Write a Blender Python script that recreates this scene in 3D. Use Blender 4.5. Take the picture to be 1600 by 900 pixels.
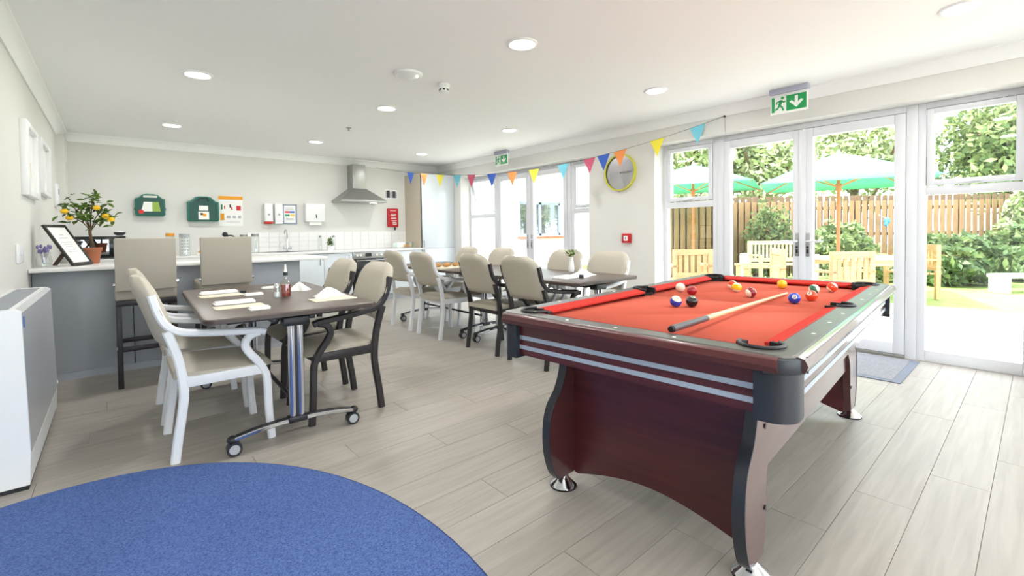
import bpy, bmesh, math, random
import numpy as np
from mathutils import Vector, Matrix
random.seed(7)
for o in list(bpy.data.objects): bpy.data.objects.remove(o)
S = bpy.context.scene
COL = S.collection
PI = math.pi
R = math.radians

# ------------------------------------------------------------------ camera
YAW, PITCH, ROLL = R(40.8586), R(1.4408), R(0.7325)
FPX, CYPX, CAMH = 716.34, 380.26, 1.15          # focal length and optical axis for a 1600x900 picture
fw = Vector((math.sin(YAW)*math.cos(PITCH), math.cos(YAW)*math.cos(PITCH), -math.sin(PITCH)))
rt0 = Vector((math.cos(YAW), -math.sin(YAW), 0)); dn0 = fw.cross(rt0)
rt = rt0*math.cos(ROLL)+dn0*math.sin(ROLL); dn = dn0*math.cos(ROLL)-rt0*math.sin(ROLL)
cam = bpy.data.cameras.new('camera'); camo = bpy.data.objects.new('camera', cam); COL.objects.link(camo)
m3 = Matrix((rt, -dn, -fw)).transposed()
camo.matrix_world = Matrix.Translation((0, 0, CAMH)) @ m3.to_4x4()
cam.sensor_fit = 'HORIZONTAL'; cam.sensor_width = 36; cam.lens = FPX/1600*36
cam.shift_y = -(450-CYPX)/1600; cam.clip_start = .02; cam.clip_end = 200
S.camera = camo
CP = Vector((0, 0, CAMH))
def ray(x, y): return rt*((x-800)/FPX)+dn*((y-CYPX)/FPX)+fw
def onz(x, y, z=0.0): d = ray(x, y); return CP+d*((z-CAMH)/d.z)
def onx(x, y, X): d = ray(x, y); return CP+d*(X/d.x)
def ony(x, y, Y): d = ray(x, y); return CP+d*(Y/d.y)
def atd(x, y, dep): return CP+ray(x, y)*dep

# ------------------------------------------------------------------ sky, sun, exposure
W = bpy.data.worlds.new('sky'); S.world = W; W.use_nodes = True
bg = W.node_tree.nodes['Background']; bg.inputs[0].default_value = (.83, .915, 1, 1); bg.inputs[1].default_value = 4.6
sun = bpy.data.lights.new('sun', 'SUN'); sun.energy = 10; sun.angle = R(3); sun.color = (1, .95, .86)
suno = bpy.data.objects.new('sun', sun); COL.objects.link(suno)
suno.rotation_euler = Vector((.45, -.2, -.85)).to_track_quat('-Z', 'Y').to_euler()
S.view_settings.view_transform = 'Standard'; S.view_settings.look = 'None'
S.view_settings.gamma = 1; S.view_settings.use_curve_mapping = False
S.view_settings.exposure = 0.5
LAMP_W = 8.0                                     # watts of each ceiling downlight

# ------------------------------------------------------------------ materials
def lin(c): return tuple((v/255/12.92 if v/255 <= .04045 else ((v/255+.055)/1.055)**2.4) for v in c)
MATS = {}
def mat(name, rgb, rough=.5, metal=0, spec=.5, var=0, vscale=(8, 8, 8), bump=0, bscale=60, trans=0, emit=0, sub=None, coat=0):
    if name in MATS: return MATS[name]
    m = bpy.data.materials.new(name); m.use_nodes = True; nt = m.node_tree; N = nt.nodes; L = nt.links
    b = N['Principled BSDF']; c = lin(rgb)
    b.inputs['Base Color'].default_value = (*c, 1); b.inputs['Roughness'].default_value = rough
    b.inputs['Metallic'].default_value = metal; b.inputs['Specular IOR Level'].default_value = spec
    b.inputs['Coat Weight'].default_value = coat; b.inputs['Coat Roughness'].default_value = .08
    if emit: b.inputs['Emission Color'].default_value = (*c, 1); b.inputs['Emission Strength'].default_value = emit
    if trans: b.inputs['Transmission Weight'].default_value = trans
    if var or bump:
        tc = N.new('ShaderNodeTexCoord'); mp = N.new('ShaderNodeMapping'); mp.inputs['Scale'].default_value = vscale
        L.new(tc.outputs['Object'], mp.inputs['Vector'])
    if var:
        nz = N.new('ShaderNodeTexNoise'); nz.inputs['Scale'].default_value = 1; nz.inputs['Detail'].default_value = 6
        L.new(mp.outputs[0], nz.inputs['Vector'])
        rp = N.new('ShaderNodeValToRGB'); rp.color_ramp.elements[0].position = .3; rp.color_ramp.elements[1].position = .7
        c2 = lin(sub) if sub else tuple(v*(1-var) for v in c)
        rp.color_ramp.elements[0].color = (*c2, 1); rp.color_ramp.elements[1].color = (*c, 1)
        L.new(nz.outputs[0], rp.inputs[0]); L.new(rp.outputs[0], b.inputs['Base Color'])
    if bump:
        n2 = N.new('ShaderNodeTexNoise'); n2.inputs['Scale'].default_value = bscale; L.new(tc.outputs['Object'], n2.inputs['Vector'])
        bp = N.new('ShaderNodeBump'); bp.inputs['Strength'].default_value = bump; bp.inputs['Distance'].default_value = .003
        L.new(n2.outputs[0], bp.inputs['Height']); L.new(bp.outputs[0], b.inputs['Normal'])
    MATS[name] = m; return m
def glassmat(name, tint=(1, 1, 1), refl=.06, rough=.02):
    m = bpy.data.materials.new(name); m.use_nodes = True; nt = m.node_tree; N = nt.nodes; L = nt.links
    N.remove(N['Principled BSDF']); out = N['Material Output']
    t = N.new('ShaderNodeBsdfTransparent'); t.inputs[0].default_value = (*tint, 1)
    g = N.new('ShaderNodeBsdfGlossy'); g.inputs['Roughness'].default_value = rough
    x = N.new('ShaderNodeMixShader'); x.inputs[0].default_value = refl
    L.new(t.outputs[0], x.inputs[1]); L.new(g.outputs[0], x.inputs[2]); L.new(x.outputs[0], out.inputs[0])
    MATS[name] = m; return m
def leafmat(name, rgb, tl=.45):
    m = bpy.data.materials.new(name); m.use_nodes = True; nt = m.node_tree; N = nt.nodes; L = nt.links
    b = N['Principled BSDF']; c = lin(rgb); b.inputs['Base Color'].default_value = (*c, 1); b.inputs['Roughness'].default_value = .5
    t = N.new('ShaderNodeBsdfTranslucent'); t.inputs[0].default_value = (*c, 1)
    x = N.new('ShaderNodeMixShader'); x.inputs[0].default_value = tl
    L.new(b.outputs[0], x.inputs[1]); L.new(t.outputs[0], x.inputs[2]); L.new(x.outputs[0], N['Material Output'].inputs[0])
    MATS[name] = m; return m
def planks_mat():
    m = bpy.data.materials.new('vinyl_plank'); m.use_nodes = True; nt = m.node_tree; N = nt.nodes; L = nt.links
    b = N['Principled BSDF']; b.inputs['Roughness'].default_value = .42
    oi = N.new('ShaderNodeObjectInfo'); tc = N.new('ShaderNodeTexCoord')
    off = N.new('ShaderNodeVectorMath'); off.operation = 'SCALE'; L.new(oi.outputs['Location'], off.inputs[0]); off.inputs[3].default_value = 3.7
    ad = N.new('ShaderNodeVectorMath'); L.new(tc.outputs['Object'], ad.inputs[0]); L.new(off.outputs[0], ad.inputs[1])
    mp = N.new('ShaderNodeMapping'); mp.inputs['Scale'].default_value = (2.2, 34, 1); L.new(ad.outputs[0], mp.inputs[0])
    nz = N.new('ShaderNodeTexNoise'); nz.inputs['Scale'].default_value = 1; nz.inputs['Detail'].default_value = 8; nz.inputs['Distortion'].default_value = .6
    L.new(mp.outputs[0], nz.inputs['Vector'])
    rp = N.new('ShaderNodeValToRGB'); rp.color_ramp.elements[0].position = .25; rp.color_ramp.elements[1].position = .72
    rp.color_ramp.elements[0].color = (*lin((158, 151, 142)), 1); rp.color_ramp.elements[1].color = (*lin((178, 172, 163)), 1)
    L.new(nz.outputs[0], rp.inputs[0])
    hv = N.new('ShaderNodeHueSaturation'); mr = N.new('ShaderNodeMapRange'); mr.inputs[3].default_value = .96; mr.inputs[4].default_value = 1.03
    L.new(oi.outputs['Random'], mr.inputs[0]); L.new(mr.outputs[0], hv.inputs['Value']); L.new(rp.outputs[0], hv.inputs['Color'])
    L.new(hv.outputs[0], b.inputs['Base Color']); MATS['vinyl_plank'] = m
    bp = N.new('ShaderNodeBump'); bp.inputs['Strength'].default_value = .08; bp.inputs['Distance'].default_value = .002
    L.new(nz.outputs[0], bp.inputs['Height']); L.new(bp.outputs[0], b.inputs['Normal'])
    return m
M = lambda n: MATS[n]
mat('wall', (224, 223, 219), .85, bump=.03, bscale=180)
mat('ceiling', (248, 248, 248), .9)
mat('radiator_front', (205, 208, 214), .16)
mat('gloss_white', (240, 241, 243), .35)
mat('upvc', (224, 226, 232), .3)
planks_mat()
mat('underlay', (140, 134, 126), .9)
mat('rug', (104, 130, 186), .95, spec=.1, var=.5, sub=(62, 84, 142), vscale=(150, 260, 150), bump=.6, bscale=260)
_r = [n for n in MATS['rug'].node_tree.nodes if n.type == 'VALTORGB'][0].color_ramp
_r.elements[0].position = .34; _r.elements[1].position = .66
mat('rug_edge', (48, 66, 120), .9)
mat('mahogany', (92, 38, 42), .32, var=.35, vscale=(3, 3, 42), coat=.2)
mat('mahogany_x', (86, 44, 46), .3, var=.3, vscale=(3, 3, 42), coat=1)
mat('rail_grey', (84, 82, 78), .36, var=.12, vscale=(20, 20, 20))
mat('black_plastic', (34, 36, 42), .4)
mat('edge_black', (40, 44, 54), .35)
mat('silver_stripe', (186, 198, 212), .35, metal=.35)
mat('cloth_red', (203, 100, 82), .95, spec=.08, bump=.15, bscale=500)
mat('cushion_red_shaded', (196, 60, 52), .9, spec=.1)  # deeper than the cloth: shade away from the windows mixed into the colour
mat('pocket_black', (18, 18, 20), .7)
mat('chrome', (215, 217, 222), .1, metal=1)
mat('steel', (168, 168, 166), .42, metal=.9)
mat('pearl', (238, 234, 224), .3)
mat('vinyl_beige', (190, 183, 168), .45, bump=.05, bscale=300)
mat('stool_vinyl', (172, 165, 152), .5, bump=.06, bscale=400)
mat('frame_white', (232, 234, 238), .35)
mat('frame_black', (44, 40, 42), .4)
mat('stool_leg', (40, 36, 42), .4)
mat('table_top', (96, 82, 74), .35, var=.2, vscale=(40, 4, 4))
mat('table_edge', (74, 62, 58), .4)
mat('grey_panel', (164, 170, 178), .3)
mat('cabinet_grey', (214, 220, 226), .15)
mat('worktop', (240, 240, 238), .25)
mat('tile', (238, 238, 236), .15)
mat('grout', (226, 226, 224), .9)
mat('unit_side', (198, 190, 172), .5)
mat('green_kit', (0, 112, 92), .35)
mat('green_kit_dark', (0, 74, 66), .4)
mat('paper', (244, 244, 242), .8)
mat('paper_cream', (232, 224, 204), .8)
mat('orange_print', (236, 160, 40), .7)
mat('red_print', (206, 50, 52), .7)
mat('blue_print', (40, 90, 180), .7)
mat('green_print', (30, 140, 90), .7)
mat('yellow_print', (238, 200, 60), .7)
mat('lime_print', (150, 180, 80), .7)
mat('grey_print', (176, 180, 186), .7)
mat('dark_print', (60, 58, 60), .7)
mat('fire_red', (196, 22, 34), .5)
mat('exit_green', (18, 158, 84), .4)
mat('exit_white', (246, 248, 246), .4)
mat('lilac_grey', (178, 180, 200), .4)
mat('terracotta', (176, 108, 76), .8, var=.2)
mat('soil', (60, 46, 36), .95)
mat('bark', (104, 84, 62), .9, var=.4, vscale=(30, 30, 8))
mat('lemon', (240, 190, 20), .5)
mat('dark_wood', (84, 56, 42), .5)
mat('black_frame', (30, 28, 28), .4)
mat('microwave_black', (22, 24, 26), .15)
mat('ketchup', (150, 26, 14), .2)
mat('salt', (244, 244, 246), .6)
mat('cue_wood', (222, 196, 150), .3)
mat('cue_butt', (74, 76, 80), .3)
mat('ivory', (244, 234, 212), .12)
mat('clock_face', (176, 176, 178), .3, metal=.6, var=.15, vscale=(2, 2, 2))
mat('clock_rim', (206, 204, 60), .4)
mat('doormat_grey', (150, 150, 156), .95, var=.3, vscale=(60, 60, 60), bump=.5, bscale=200)
mat('doormat_edge', (118, 124, 138), .8)
mat('patio', (226, 220, 208), .9, var=.12, vscale=(3, 3, 3))
mat('lawn', (150, 172, 92), .95, var=.3, vscale=(4, 4, 4), bump=.5, bscale=40)
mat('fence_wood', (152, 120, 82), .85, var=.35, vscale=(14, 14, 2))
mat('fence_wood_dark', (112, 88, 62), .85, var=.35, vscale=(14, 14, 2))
mat('teak', (214, 172, 122), .7, var=.25, vscale=(4, 4, 30))
mat('teak_pale', (226, 206, 172), .7, var=.2, vscale=(4, 4, 30))
mat('parasol_pole', (190, 112, 66), .5)
mat('render_white', (236, 234, 228), .9)
mat('brick', (170, 104, 82), .9)
mat('brick_mortar', (196, 190, 180), .9)
mat('window_blue_grey', (150, 162, 188), .5)
mat('blue_toy', (60, 150, 220), .4)
mat('bread', (190, 140, 84), .8)
mat('flower_yellow', (232, 196, 70), .7)
mat('lavender', (120, 108, 160), .8)
for n, c in dict(blue=(66, 104, 200), orange=(244, 152, 88), yellow=(236, 222, 70), cyan=(120, 200, 220), pink=(214, 100, 130)).items(): mat('flag_'+n, c, .85)
glassmat('pane_glass'); glassmat('jar_glass', (.93, .96, .95), .16, .05); glassmat('dark_glass', (.5, .55, .6), .3)
leafmat('leaf_a', (128, 148, 92)); leafmat('leaf_b', (164, 178, 122)); leafmat('leaf_c', (92, 118, 72)); leafmat('leaf_d', (206, 212, 180))
leafmat('pot_leaf', (92, 124, 42), .2); leafmat('pot_leaf_dark', (56, 84, 34), .2)
leafmat('parasol_green', (120, 206, 172), .5)
mat('lens', (255, 252, 244), .5, emit=6)

# ------------------------------------------------------------------ mesh helpers
class MB:
    def __init__(s): s.bm = bmesh.new(); s.mats = []; s.mi = 0
    def m(s, name):
        if name not in s.mats: s.mats.append(name)
        s.mi = s.mats.index(name); return s
    def _set(s, fs):
        for f in fs: f.material_index = s.mi
    def poly(s, vs, faces):
        bv = [s.bm.verts.new(v) for v in vs]; out = []
        for f in faces:
            try: out.append(s.bm.faces.new([bv[i] for i in f]))
            except ValueError: pass
        s._set(out); return out
    def box(s, c, d, rot=None, bev=0, seg=2):
        x, y, z = [v/2 for v in d]
        vs = [Vector((a*x, b*y, e*z)) for e in (-1, 1) for b in (-1, 1) for a in (-1, 1)]
        if rot is not None: vs = [rot @ v for v in vs]
        c = Vector(c)
        fs = s.poly([v+c for v in vs], [(0, 2, 3, 1), (4, 5, 7, 6), (0, 1, 5, 4), (2, 6, 7, 3), (0, 4, 6, 2), (1, 3, 7, 5)])
        if bev:
            es = list({e for f in fs for e in f.edges})
            r = bmesh.ops.bevel(s.bm, geom=es, offset=bev, segments=seg, profile=.5, affect='EDGES'); s._set(r['faces'])
        return s
    def bx(s, a, b, bev=0, seg=2):
        return s.box([(a[i]+b[i])/2 for i in range(3)], [abs(b[i]-a[i]) for i in range(3)], None, bev, seg)
    def cyl(s, p0, p1, r0, r1=None, n=16, caps=True):
        r1 = r0 if r1 is None else r1; p0 = Vector(p0); p1 = Vector(p1); d = (p1-p0).normalized()
        q = d.to_track_quat('Z', 'Y'); a = [p0+q@Vector((r0*math.cos(2*PI*i/n), r0*math.sin(2*PI*i/n), 0)) for i in range(n)]
        b = [p1+q@Vector((r1*math.cos(2*PI*i/n), r1*math.sin(2*PI*i/n), 0)) for i in range(n)]
        fc = [(i, (i+1) % n, n+(i+1) % n, n+i) for i in range(n)]
        if caps: fc += [tuple(range(n-1, -1, -1)), tuple(range(n, 2*n))]
        s.poly(a+b, fc); return s
    def lathe(s, prof, o=(0, 0, 0), n=20, mx=None):
        vs = []; fc = []; k = len(prof); o = Vector(o)
        for i in range(n):
            t = 2*PI*i/n
            for r, z in prof:
                v = Vector((r*math.cos(t), r*math.sin(t), z)); vs.append((mx@v if mx else v)+o)
        for i in range(n):
            j = (i+1) % n
            for q in range(k-1): fc.append((i*k+q, j*k+q, j*k+q+1, i*k+q+1))
        fs = s.poly(vs, fc)
        bmesh.ops.remove_doubles(s.bm, verts=list({v for f in fs if f.is_valid for v in f.verts}), dist=1e-6)
        return s
    def prism(s, pts, plane, a, b, bev=0):
        # pts 2-D outline; plane 'xy','xz','yz'; extruded from a to b along the third axis
        def P(p, t): return {'xy': (p[0], p[1], t), 'xz': (p[0], t, p[1]), 'yz': (t, p[0], p[1])}[plane]
        n = len(pts); vs = [P(p, a) for p in pts]+[P(p, b) for p in pts]
        fs = s.poly(vs, [tuple(range(n-1, -1, -1)), tuple(range(n, 2*n))]+[(i, (i+1) % n, n+(i+1) % n, n+i) for i in range(n)])
        bmesh.ops.recalc_face_normals(s.bm, faces=fs)
        if bev:
            es = [e for e in {e for f in fs[:2] for e in f.edges}]
            r = bmesh.ops.bevel(s.bm, geom=es, offset=bev, segments=2, profile=.5, affect='EDGES'); s._set(r['faces'])
        return s
    def sweep(s, pts, w, h, side=(0, 1, 0), smooth=0, n=0):
        # rectangular (w across 'side', h normal to it) or round (n>0, radius w) bar along pts
        pts = [Vector(p) for p in pts]
        if smooth: pts = catmull(pts, smooth)
        side = Vector(side).normalized(); rings = []
        for i, p in enumerate(pts):
            t = (pts[min(i+1, len(pts)-1)]-pts[max(i-1, 0)]).normalized()
            sd = (side-t*side.dot(t)).normalized(); nr = t.cross(sd)
            if n: rings.append([p+(sd*math.cos(2*PI*k/n)+nr*math.sin(2*PI*k/n))*w for k in range(n)])
            else:
                c = min(w, h)*.22; q = [(w/2, h/2-c), (w/2-c, h/2), (-w/2+c, h/2), (-w/2, h/2-c), (-w/2, -h/2+c), (-w/2+c, -h/2), (w/2-c, -h/2), (w/2, -h/2+c)]
                rings.append([p+sd*a+nr*b for a, b in q])
        k = len(rings[0]); vs = [v for r in rings for v in r]; fc = []
        for i in range(len(rings)-1):
            for j in range(k): fc.append((i*k+j, i*k+(j+1) % k, (i+1)*k+(j+1) % k, (i+1)*k+j))
        fc += [tuple(range(k-1, -1, -1)), tuple(range((len(rings)-1)*k, len(rings)*k))]
        fs = s.poly(vs, fc); bmesh.ops.recalc_face_normals(s.bm, faces=fs); return s
    def sphere(s, c, r, sc=(1, 1, 1), u=16, v=10):
        res = bmesh.ops.create_uvsphere(s.bm, u_segments=u, v_segments=v, radius=r)
        for vv in res['verts']: vv.co = Vector((vv.co.x*sc[0], vv.co.y*sc[1], vv.co.z*sc[2]))+Vector(c)
        s._set({f for vv in res['verts'] for f in vv.link_faces}); return s
    def mesh(s, name, ang=38):
        me = bpy.data.meshes.new(name); s.bm.normal_update(); s.bm.to_mesh(me); s.bm.free()
        for n in s.mats: me.materials.append(MATS[n])
        if len(me.polygons):
            me.polygons.foreach_set('use_smooth', [True]*len(me.polygons)); me.set_sharp_from_angle(angle=R(ang))
        return me
    def build(s, name, parent=None, loc=None, rotz=0, label=None, ang=38):
        return ob(name, s.mesh(name, ang), parent, loc, rotz, label)
def catmull(P, k):
    out = []; Q = [P[0]*2-P[1]]+P+[P[-1]*2-P[-2]]
    for i in range(1, len(Q)-2):
        a, b, c, d = Q[i-1:i+3]
        for j in range(k):
            t = j/k; out.append(.5*((2*b)+(c-a)*t+(2*a-5*b+4*c-d)*t*t+(3*b-a-3*c+d)*t**3))
    return out+[P[-1]]
def ob(name, me, parent=None, loc=None, rotz=0, label=None):
    o = bpy.data.objects.new(name, me); COL.objects.link(o)
    if parent: o.parent = parent
    if loc is not None: o.location = loc
    if rotz: o.rotation_euler.z = rotz
    if label: o['label'] = label
    return o
def tag(o, label, cat, group=None):
    o['label'] = label; o['category'] = cat
    if group: o['group'] = group
    return o
def thing(name, label, cat, loc=(0, 0, 0), rotz=0, group=None):
    return tag(ob(name, None, None, loc, rotz), label, cat, group)
def struct(o): o['kind'] = 'structure'; return o
def stuff(o): o['kind'] = 'stuff'; return o
def copy_tree(o, parent=None):
    c = o.copy(); COL.objects.link(c); c.parent = parent
    for ch in o.children: copy_tree(ch, c)
    return c
def dup(root, loc, rotz=0, label=None, group=None):
    r = copy_tree(root); r.location = loc; r.rotation_euler.z = rotz
    if label: r['label'] = label
    if group: r['group'] = group
    return r
def rot(ax, deg): return Matrix.Rotation(R(deg), 3, ax)
def rrect(w, h, r, n=5):
    out = []
    for cx, cy, a0 in ((w/2-r, h/2-r, 0), (-w/2+r, h/2-r, 90), (-w/2+r, -h/2+r, 180), (w/2-r, -h/2+r, 270)):
        for i in range(n+1): a = R(a0+90*i/n); out.append((cx+r*math.cos(a), cy+r*math.sin(a)))
    return out

# ------------------------------------------------------------------ room shell
XL, XR, XF, YB, YR, ZC = -.502, 4.99, 5.198, 8.06, -3.2, 2.47
XA = -1.9                                     # alcove wall beside the camera
NG = (.03, 3.10); FG = (4.12, 7.24); HEAD = 2.19
fl = MB().m('underlay').bx((XA, YR, -.12), (XF+.1, YB, -.004)).build('floor'); struct(fl)
PW, PL = .196, 1.30
pm = {}
def plank_mesh(x0, x1):
    k = round(x1-x0, 3)
    if k not in pm: pm[k] = MB().m('vinyl_plank').box((0, 0, -.002), (k-.0018, PW-.0018, .004), None, .0006, 1).mesh('plank')
    return pm[k]
y = YR; row = 0
while y < YB-.01:
    x0lim = XA if y < 3.0 else XL
    x = x0lim-(row*.41 % PL)
    while x < XF+.09:
        a, b = max(x, x0lim), min(x+PL, XF+.09)
        if b-a > .02 and a < b and not (y < 0 and a < -5): ob('plank', plank_mesh(a, b), fl, ((a+b)/2, y+PW/2, 0))
        x += PL
    y += PW; row += 1
struct(MB().m('ceiling').bx((XA, YR, ZC), (XF+.3, YB+.3, ZC+.25)).build('ceiling'))
struct(MB().m('wall').bx((XL-.2, 3.0, -.1), (XL, YB+.2, ZC+.02)).bx((XA, 3.0, -.1), (XL-.2, 3.2, ZC+.02)).bx((XA-.2, YR, -.1), (XA, 3.2, ZC+.02)).build('wall_left'))
struct(MB().m('wall').bx((XL-.2, YB, -.1), (XF+.3, YB+.2, ZC+.02)).build('wall_back'))
w = MB().m('wall')
w.bx((XR, FG[1], -.1), (XR+.3, YB, HEAD)); w.bx((XR, NG[1], -.1), (XR+.3, FG[0], HEAD))
w.bx((XR, YR-.2, HEAD), (XR+.3, YB, ZC+.02)); w.bx((XR, -.75, -.1), (XR+.3, NG[0], HEAD))
w.bx((XR, YR-.2, -.1), (XR+.3, -2.95, HEAD))  # gap left behind the camera: an added, unseen opening for daylight
struct(w.build('wall_right'))
# rear wall behind the camera: unseen glazing added across it to light the room
w = MB().m('wall').bx((XA-.2, YR-.2, -.1), (-1.2, YR, ZC)).bx((4.4, YR-.2, -.1), (XR, YR, ZC)).bx((-1.2, YR-.2, HEAD), (4.4, YR, ZC))
struct(w.build('wall_rear'))
g = struct(ob('window_5', None, None, (0, YR-.1, 0)))
f = MB().m('upvc')
for i in range(6): f.bx((-1.2+i*1.1, -.04, 0), (-1.1+i*1.1, .04, HEAD))
f.bx((-1.2, -.04, 0), (4.4, .04, .1)).bx((-1.2, -.04, HEAD-.1), (4.4, .04, HEAD)).build('window_frame', g)
for i in range(5): MB().m('pane_glass').bx((-1.1+i*1.1, -.006, .1), (-.1+i*1.1, .006, HEAD-.1)).build('pane', g)
# cornices
cv = [(0, 0), (.012, -.002), (.022, .02), (.04, .06), (.062, .083), (.078, .09), (.08, .105), (0, .105)]
def cornice(n, p, axis, a, b, sgn):
    m = MB().m('ceiling')
    if axis == 'y': m.prism([(p+sgn*u, ZC-.105+v) for u, v in cv], 'xz', a, b)
    else: m.prism([(p+sgn*u, ZC-.105+v) for u, v in cv], 'yz', a, b)
    struct(m.build('trim_%d' % n))
cornice(1, XL, 'y', 3.0, YB, 1); cornice(2, XR, 'y', YR, YB, -1); cornice(3, YB, 'x', XL, XR, -1)
struct(MB().m('wall').bx((XL, 7.62, -.01), (-.43, YB, ZC-.1)).build('trim_4'))
struct(MB().m('gloss_white').bx((XR-.014, NG[1]+.02, 0), (XR, FG[0]-.02, .11), .004).build('baseboard_right'))

# windows and doors of the right-hand wall
def window(n, y0, y1, tilt=0, zt=1.45):
    g = struct(ob('window_%d' % n, None, None, (XF, y0, 0))); L = y1-y0; T = .06
    f = MB().m('upvc')
    f.bx((0, 0, 0), (T, .055, HEAD), .004).bx((0, L-.055, 0), (T, L, HEAD), .004)
    f.bx((0, .055, 0), (T, L-.055, .095), .004).bx((0, .055, HEAD-.05), (T, L-.055, HEAD), .004).bx((0, .055, zt-.035), (T, L-.055, zt+.035), .004)
    f.build('window_frame', g)
    MB().m('pane_glass').bx((.03, .055, .095), (.036, L-.055, zt-.035)).build('pane', g)
    s = MB().m('upvc'); a, b, c, d = .06, L-.06, -(HEAD-.06-zt-.04), 0
    s.bx((-.012, a, c), (.05, a+.045, d), .004).bx((-.012, b-.045, c), (.05, b, d), .004).bx((-.012, a+.045, c), (.05, b-.045, c+.045), .004).bx((-.012, a+.045, d-.045), (.05, b-.045, d), .004)
    so = s.build('sash', g, (0, 0, HEAD-.055))
    MB().m('pane_glass').bx((.02, a+.045, c+.045), (.026, b-.045, d-.045)).build('pane', so)
    MB().m('upvc').bx((-.03, L/2-.05, c+.012), (-.012, L/2+.05, c+.03), .004).sweep([(-.024, L/2, c+.02), (-.045, L/2+.02, c+.014), (-.045, L/2+.09, c+.012)], .012, .012, (0, 0, 1)).build('handle', so)
    if tilt: so.rotation_euler.y = -R(tilt)
    return g
def door_leaf(n, y0, y1, hinge_low):
    g = struct(ob('door_%d' % n, None, None, (XF+.01, y0, 0))); L = y1-y0; b = .075
    f = MB().m('upvc').bx((-.03, 0, .03), (.04, b, HEAD-.06), .005).bx((-.03, L-b, .03), (.04, L, HEAD-.06), .005).bx((-.03, b, .03), (.04, L-b, .13), .005).bx((-.03, b, HEAD-.06-.085), (.04, L-b, HEAD-.06), .005)
    f.build('door_frame', g)
    MB().m('pane_glass').bx((0, b, .13), (.006, L-b, HEAD-.06-.085)).build('pane', g)
    hy = L-.035 if hinge_low else .035; s = -1 if hinge_low else 1
    hd = MB().m('steel').bx((-.042, hy-.016, .87), (-.03, hy+.016, 1.1), .004).build('handle', g, label='grey metal lever handle with back plate')
    MB().m('upvc').sweep([(-.04, hy, 1.02), (-.075, hy, 1.02), (-.08, hy+s*.02, 1.02), (-.08, hy+s*.13, 1.02)], .018, .018, (0, 0, 1)).build('lever', hd)
    MB().m('black_plastic').bx((-.046, hy-.01, .90), (-.042, hy+.01, .94), .002).bx((-.046, hy-.01, .95), (-.042, hy+.01, .97), .002).build('keyhole', hd)
def glazing(n0, y0, ys, y1, doors, tilt):
    window(n0, y0, ys[0]); window(n0+1, ys[2], y1, tilt)
    mid = ys[1]; dl = doors
    fr = MB().m('upvc').bx((XF-.01, ys[0], 0), (XF+.07, ys[0]+.075, HEAD), .004).bx((XF-.01, ys[2]-.075, 0), (XF+.07, ys[2], HEAD), .004).bx((XF-.01, ys[0]+.075, HEAD-.055), (XF+.07, ys[2]-.075, HEAD), .004)
    struct(fr.build('trim_%d' % (4+dl)))
    struct(MB().m('steel').bx((XF-.03, ys[0]+.075, 0), (XF+.07, ys[2]-.075, .028), .004).build('trim_%d' % (6+dl)))
    door_leaf(dl, ys[0]+.078, mid-.012, True); door_leaf(dl+1, mid+.012, ys[2]-.078, False)
    struct(MB().m('upvc').bx((XF-.03, mid-.03, .05), (XF-.021, mid+.03, HEAD-.07), .004).build('trim_%d' % (8+dl)))
glazing(1, NG[0], (.70, 1.56, 2.42), NG[1], 1, 0)
glazing(3, FG[0], (4.63, 5.53, 6.43), FG[1], 3, 14)

# ------------------------------------------------------------------ pool table
TH = R(4.36); TC = Vector((2.437, 1.083, 0))
pt = thing('pool_table', 'mahogany pool table with red cloth and silver striped apron', 'pool table', TC, TH)
def tw(u, v, z): return TC+Matrix.Rotation(TH, 3, 'Z')@Vector((u, v, z))
HL, HW, ZT, ZCL = 1.1325, .583, .80, .764
IL, IW = HL-.145, HW-.145                     # cushion nose line
pk = [(sx*(IL+.018), sy*(IW+.018), .062) for sx in (-1, 1) for sy in (-1, 1)]+[(0, sy*(IW+.05), .056) for sy in (-1, 1)]
def boolean(base, cutters):
    o = ob('tmp', base); cs = []
    for c in cutters:
        co = ob('tmpc', c); cs.append(co); md = o.modifiers.new('b', 'BOOLEAN'); md.object = co; md.operation = 'DIFFERENCE'; md.solver = 'EXACT'
    dg = bpy.context.evaluated_depsgraph_get(); me = bpy.data.meshes.new_from_object(o.evaluated_get(dg))
    for x in cs+[o]: bpy.data.objects.remove(x)
    return me
body = MB().m('rail_grey'); prof = rrect(2*HL-.02, 2*HW-.02, .06, 6)
body.prism(prof, 'xy', ZT-.05, ZT, .012)
cuts = [MB().m('pocket_black').bx((-IL-.05, -IW-.05, ZT-.2), (IL+.05, IW+.05, ZT+.1)).mesh('c')]
for x, y, r in pk: cuts.append(MB().m('pocket_black').cyl((x, y, ZT-.2), (x, y, ZT+.1), r, n=28).mesh('c'))
me = boolean(body.mesh('rail_frame'), cuts)
me.polygons.foreach_set('use_smooth', [False]*len(me.polygons))
ob('rail_frame', me, pt, label='grey laminate top rail')
cl = boolean(MB().m('cloth_red').bx((-IL-.06, -IW-.06, ZCL-.02), (IL+.06, IW+.06, ZCL)).mesh('cloth'), cuts[1:])
ob('cloth', cl, pt, label='red playing cloth')
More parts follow.
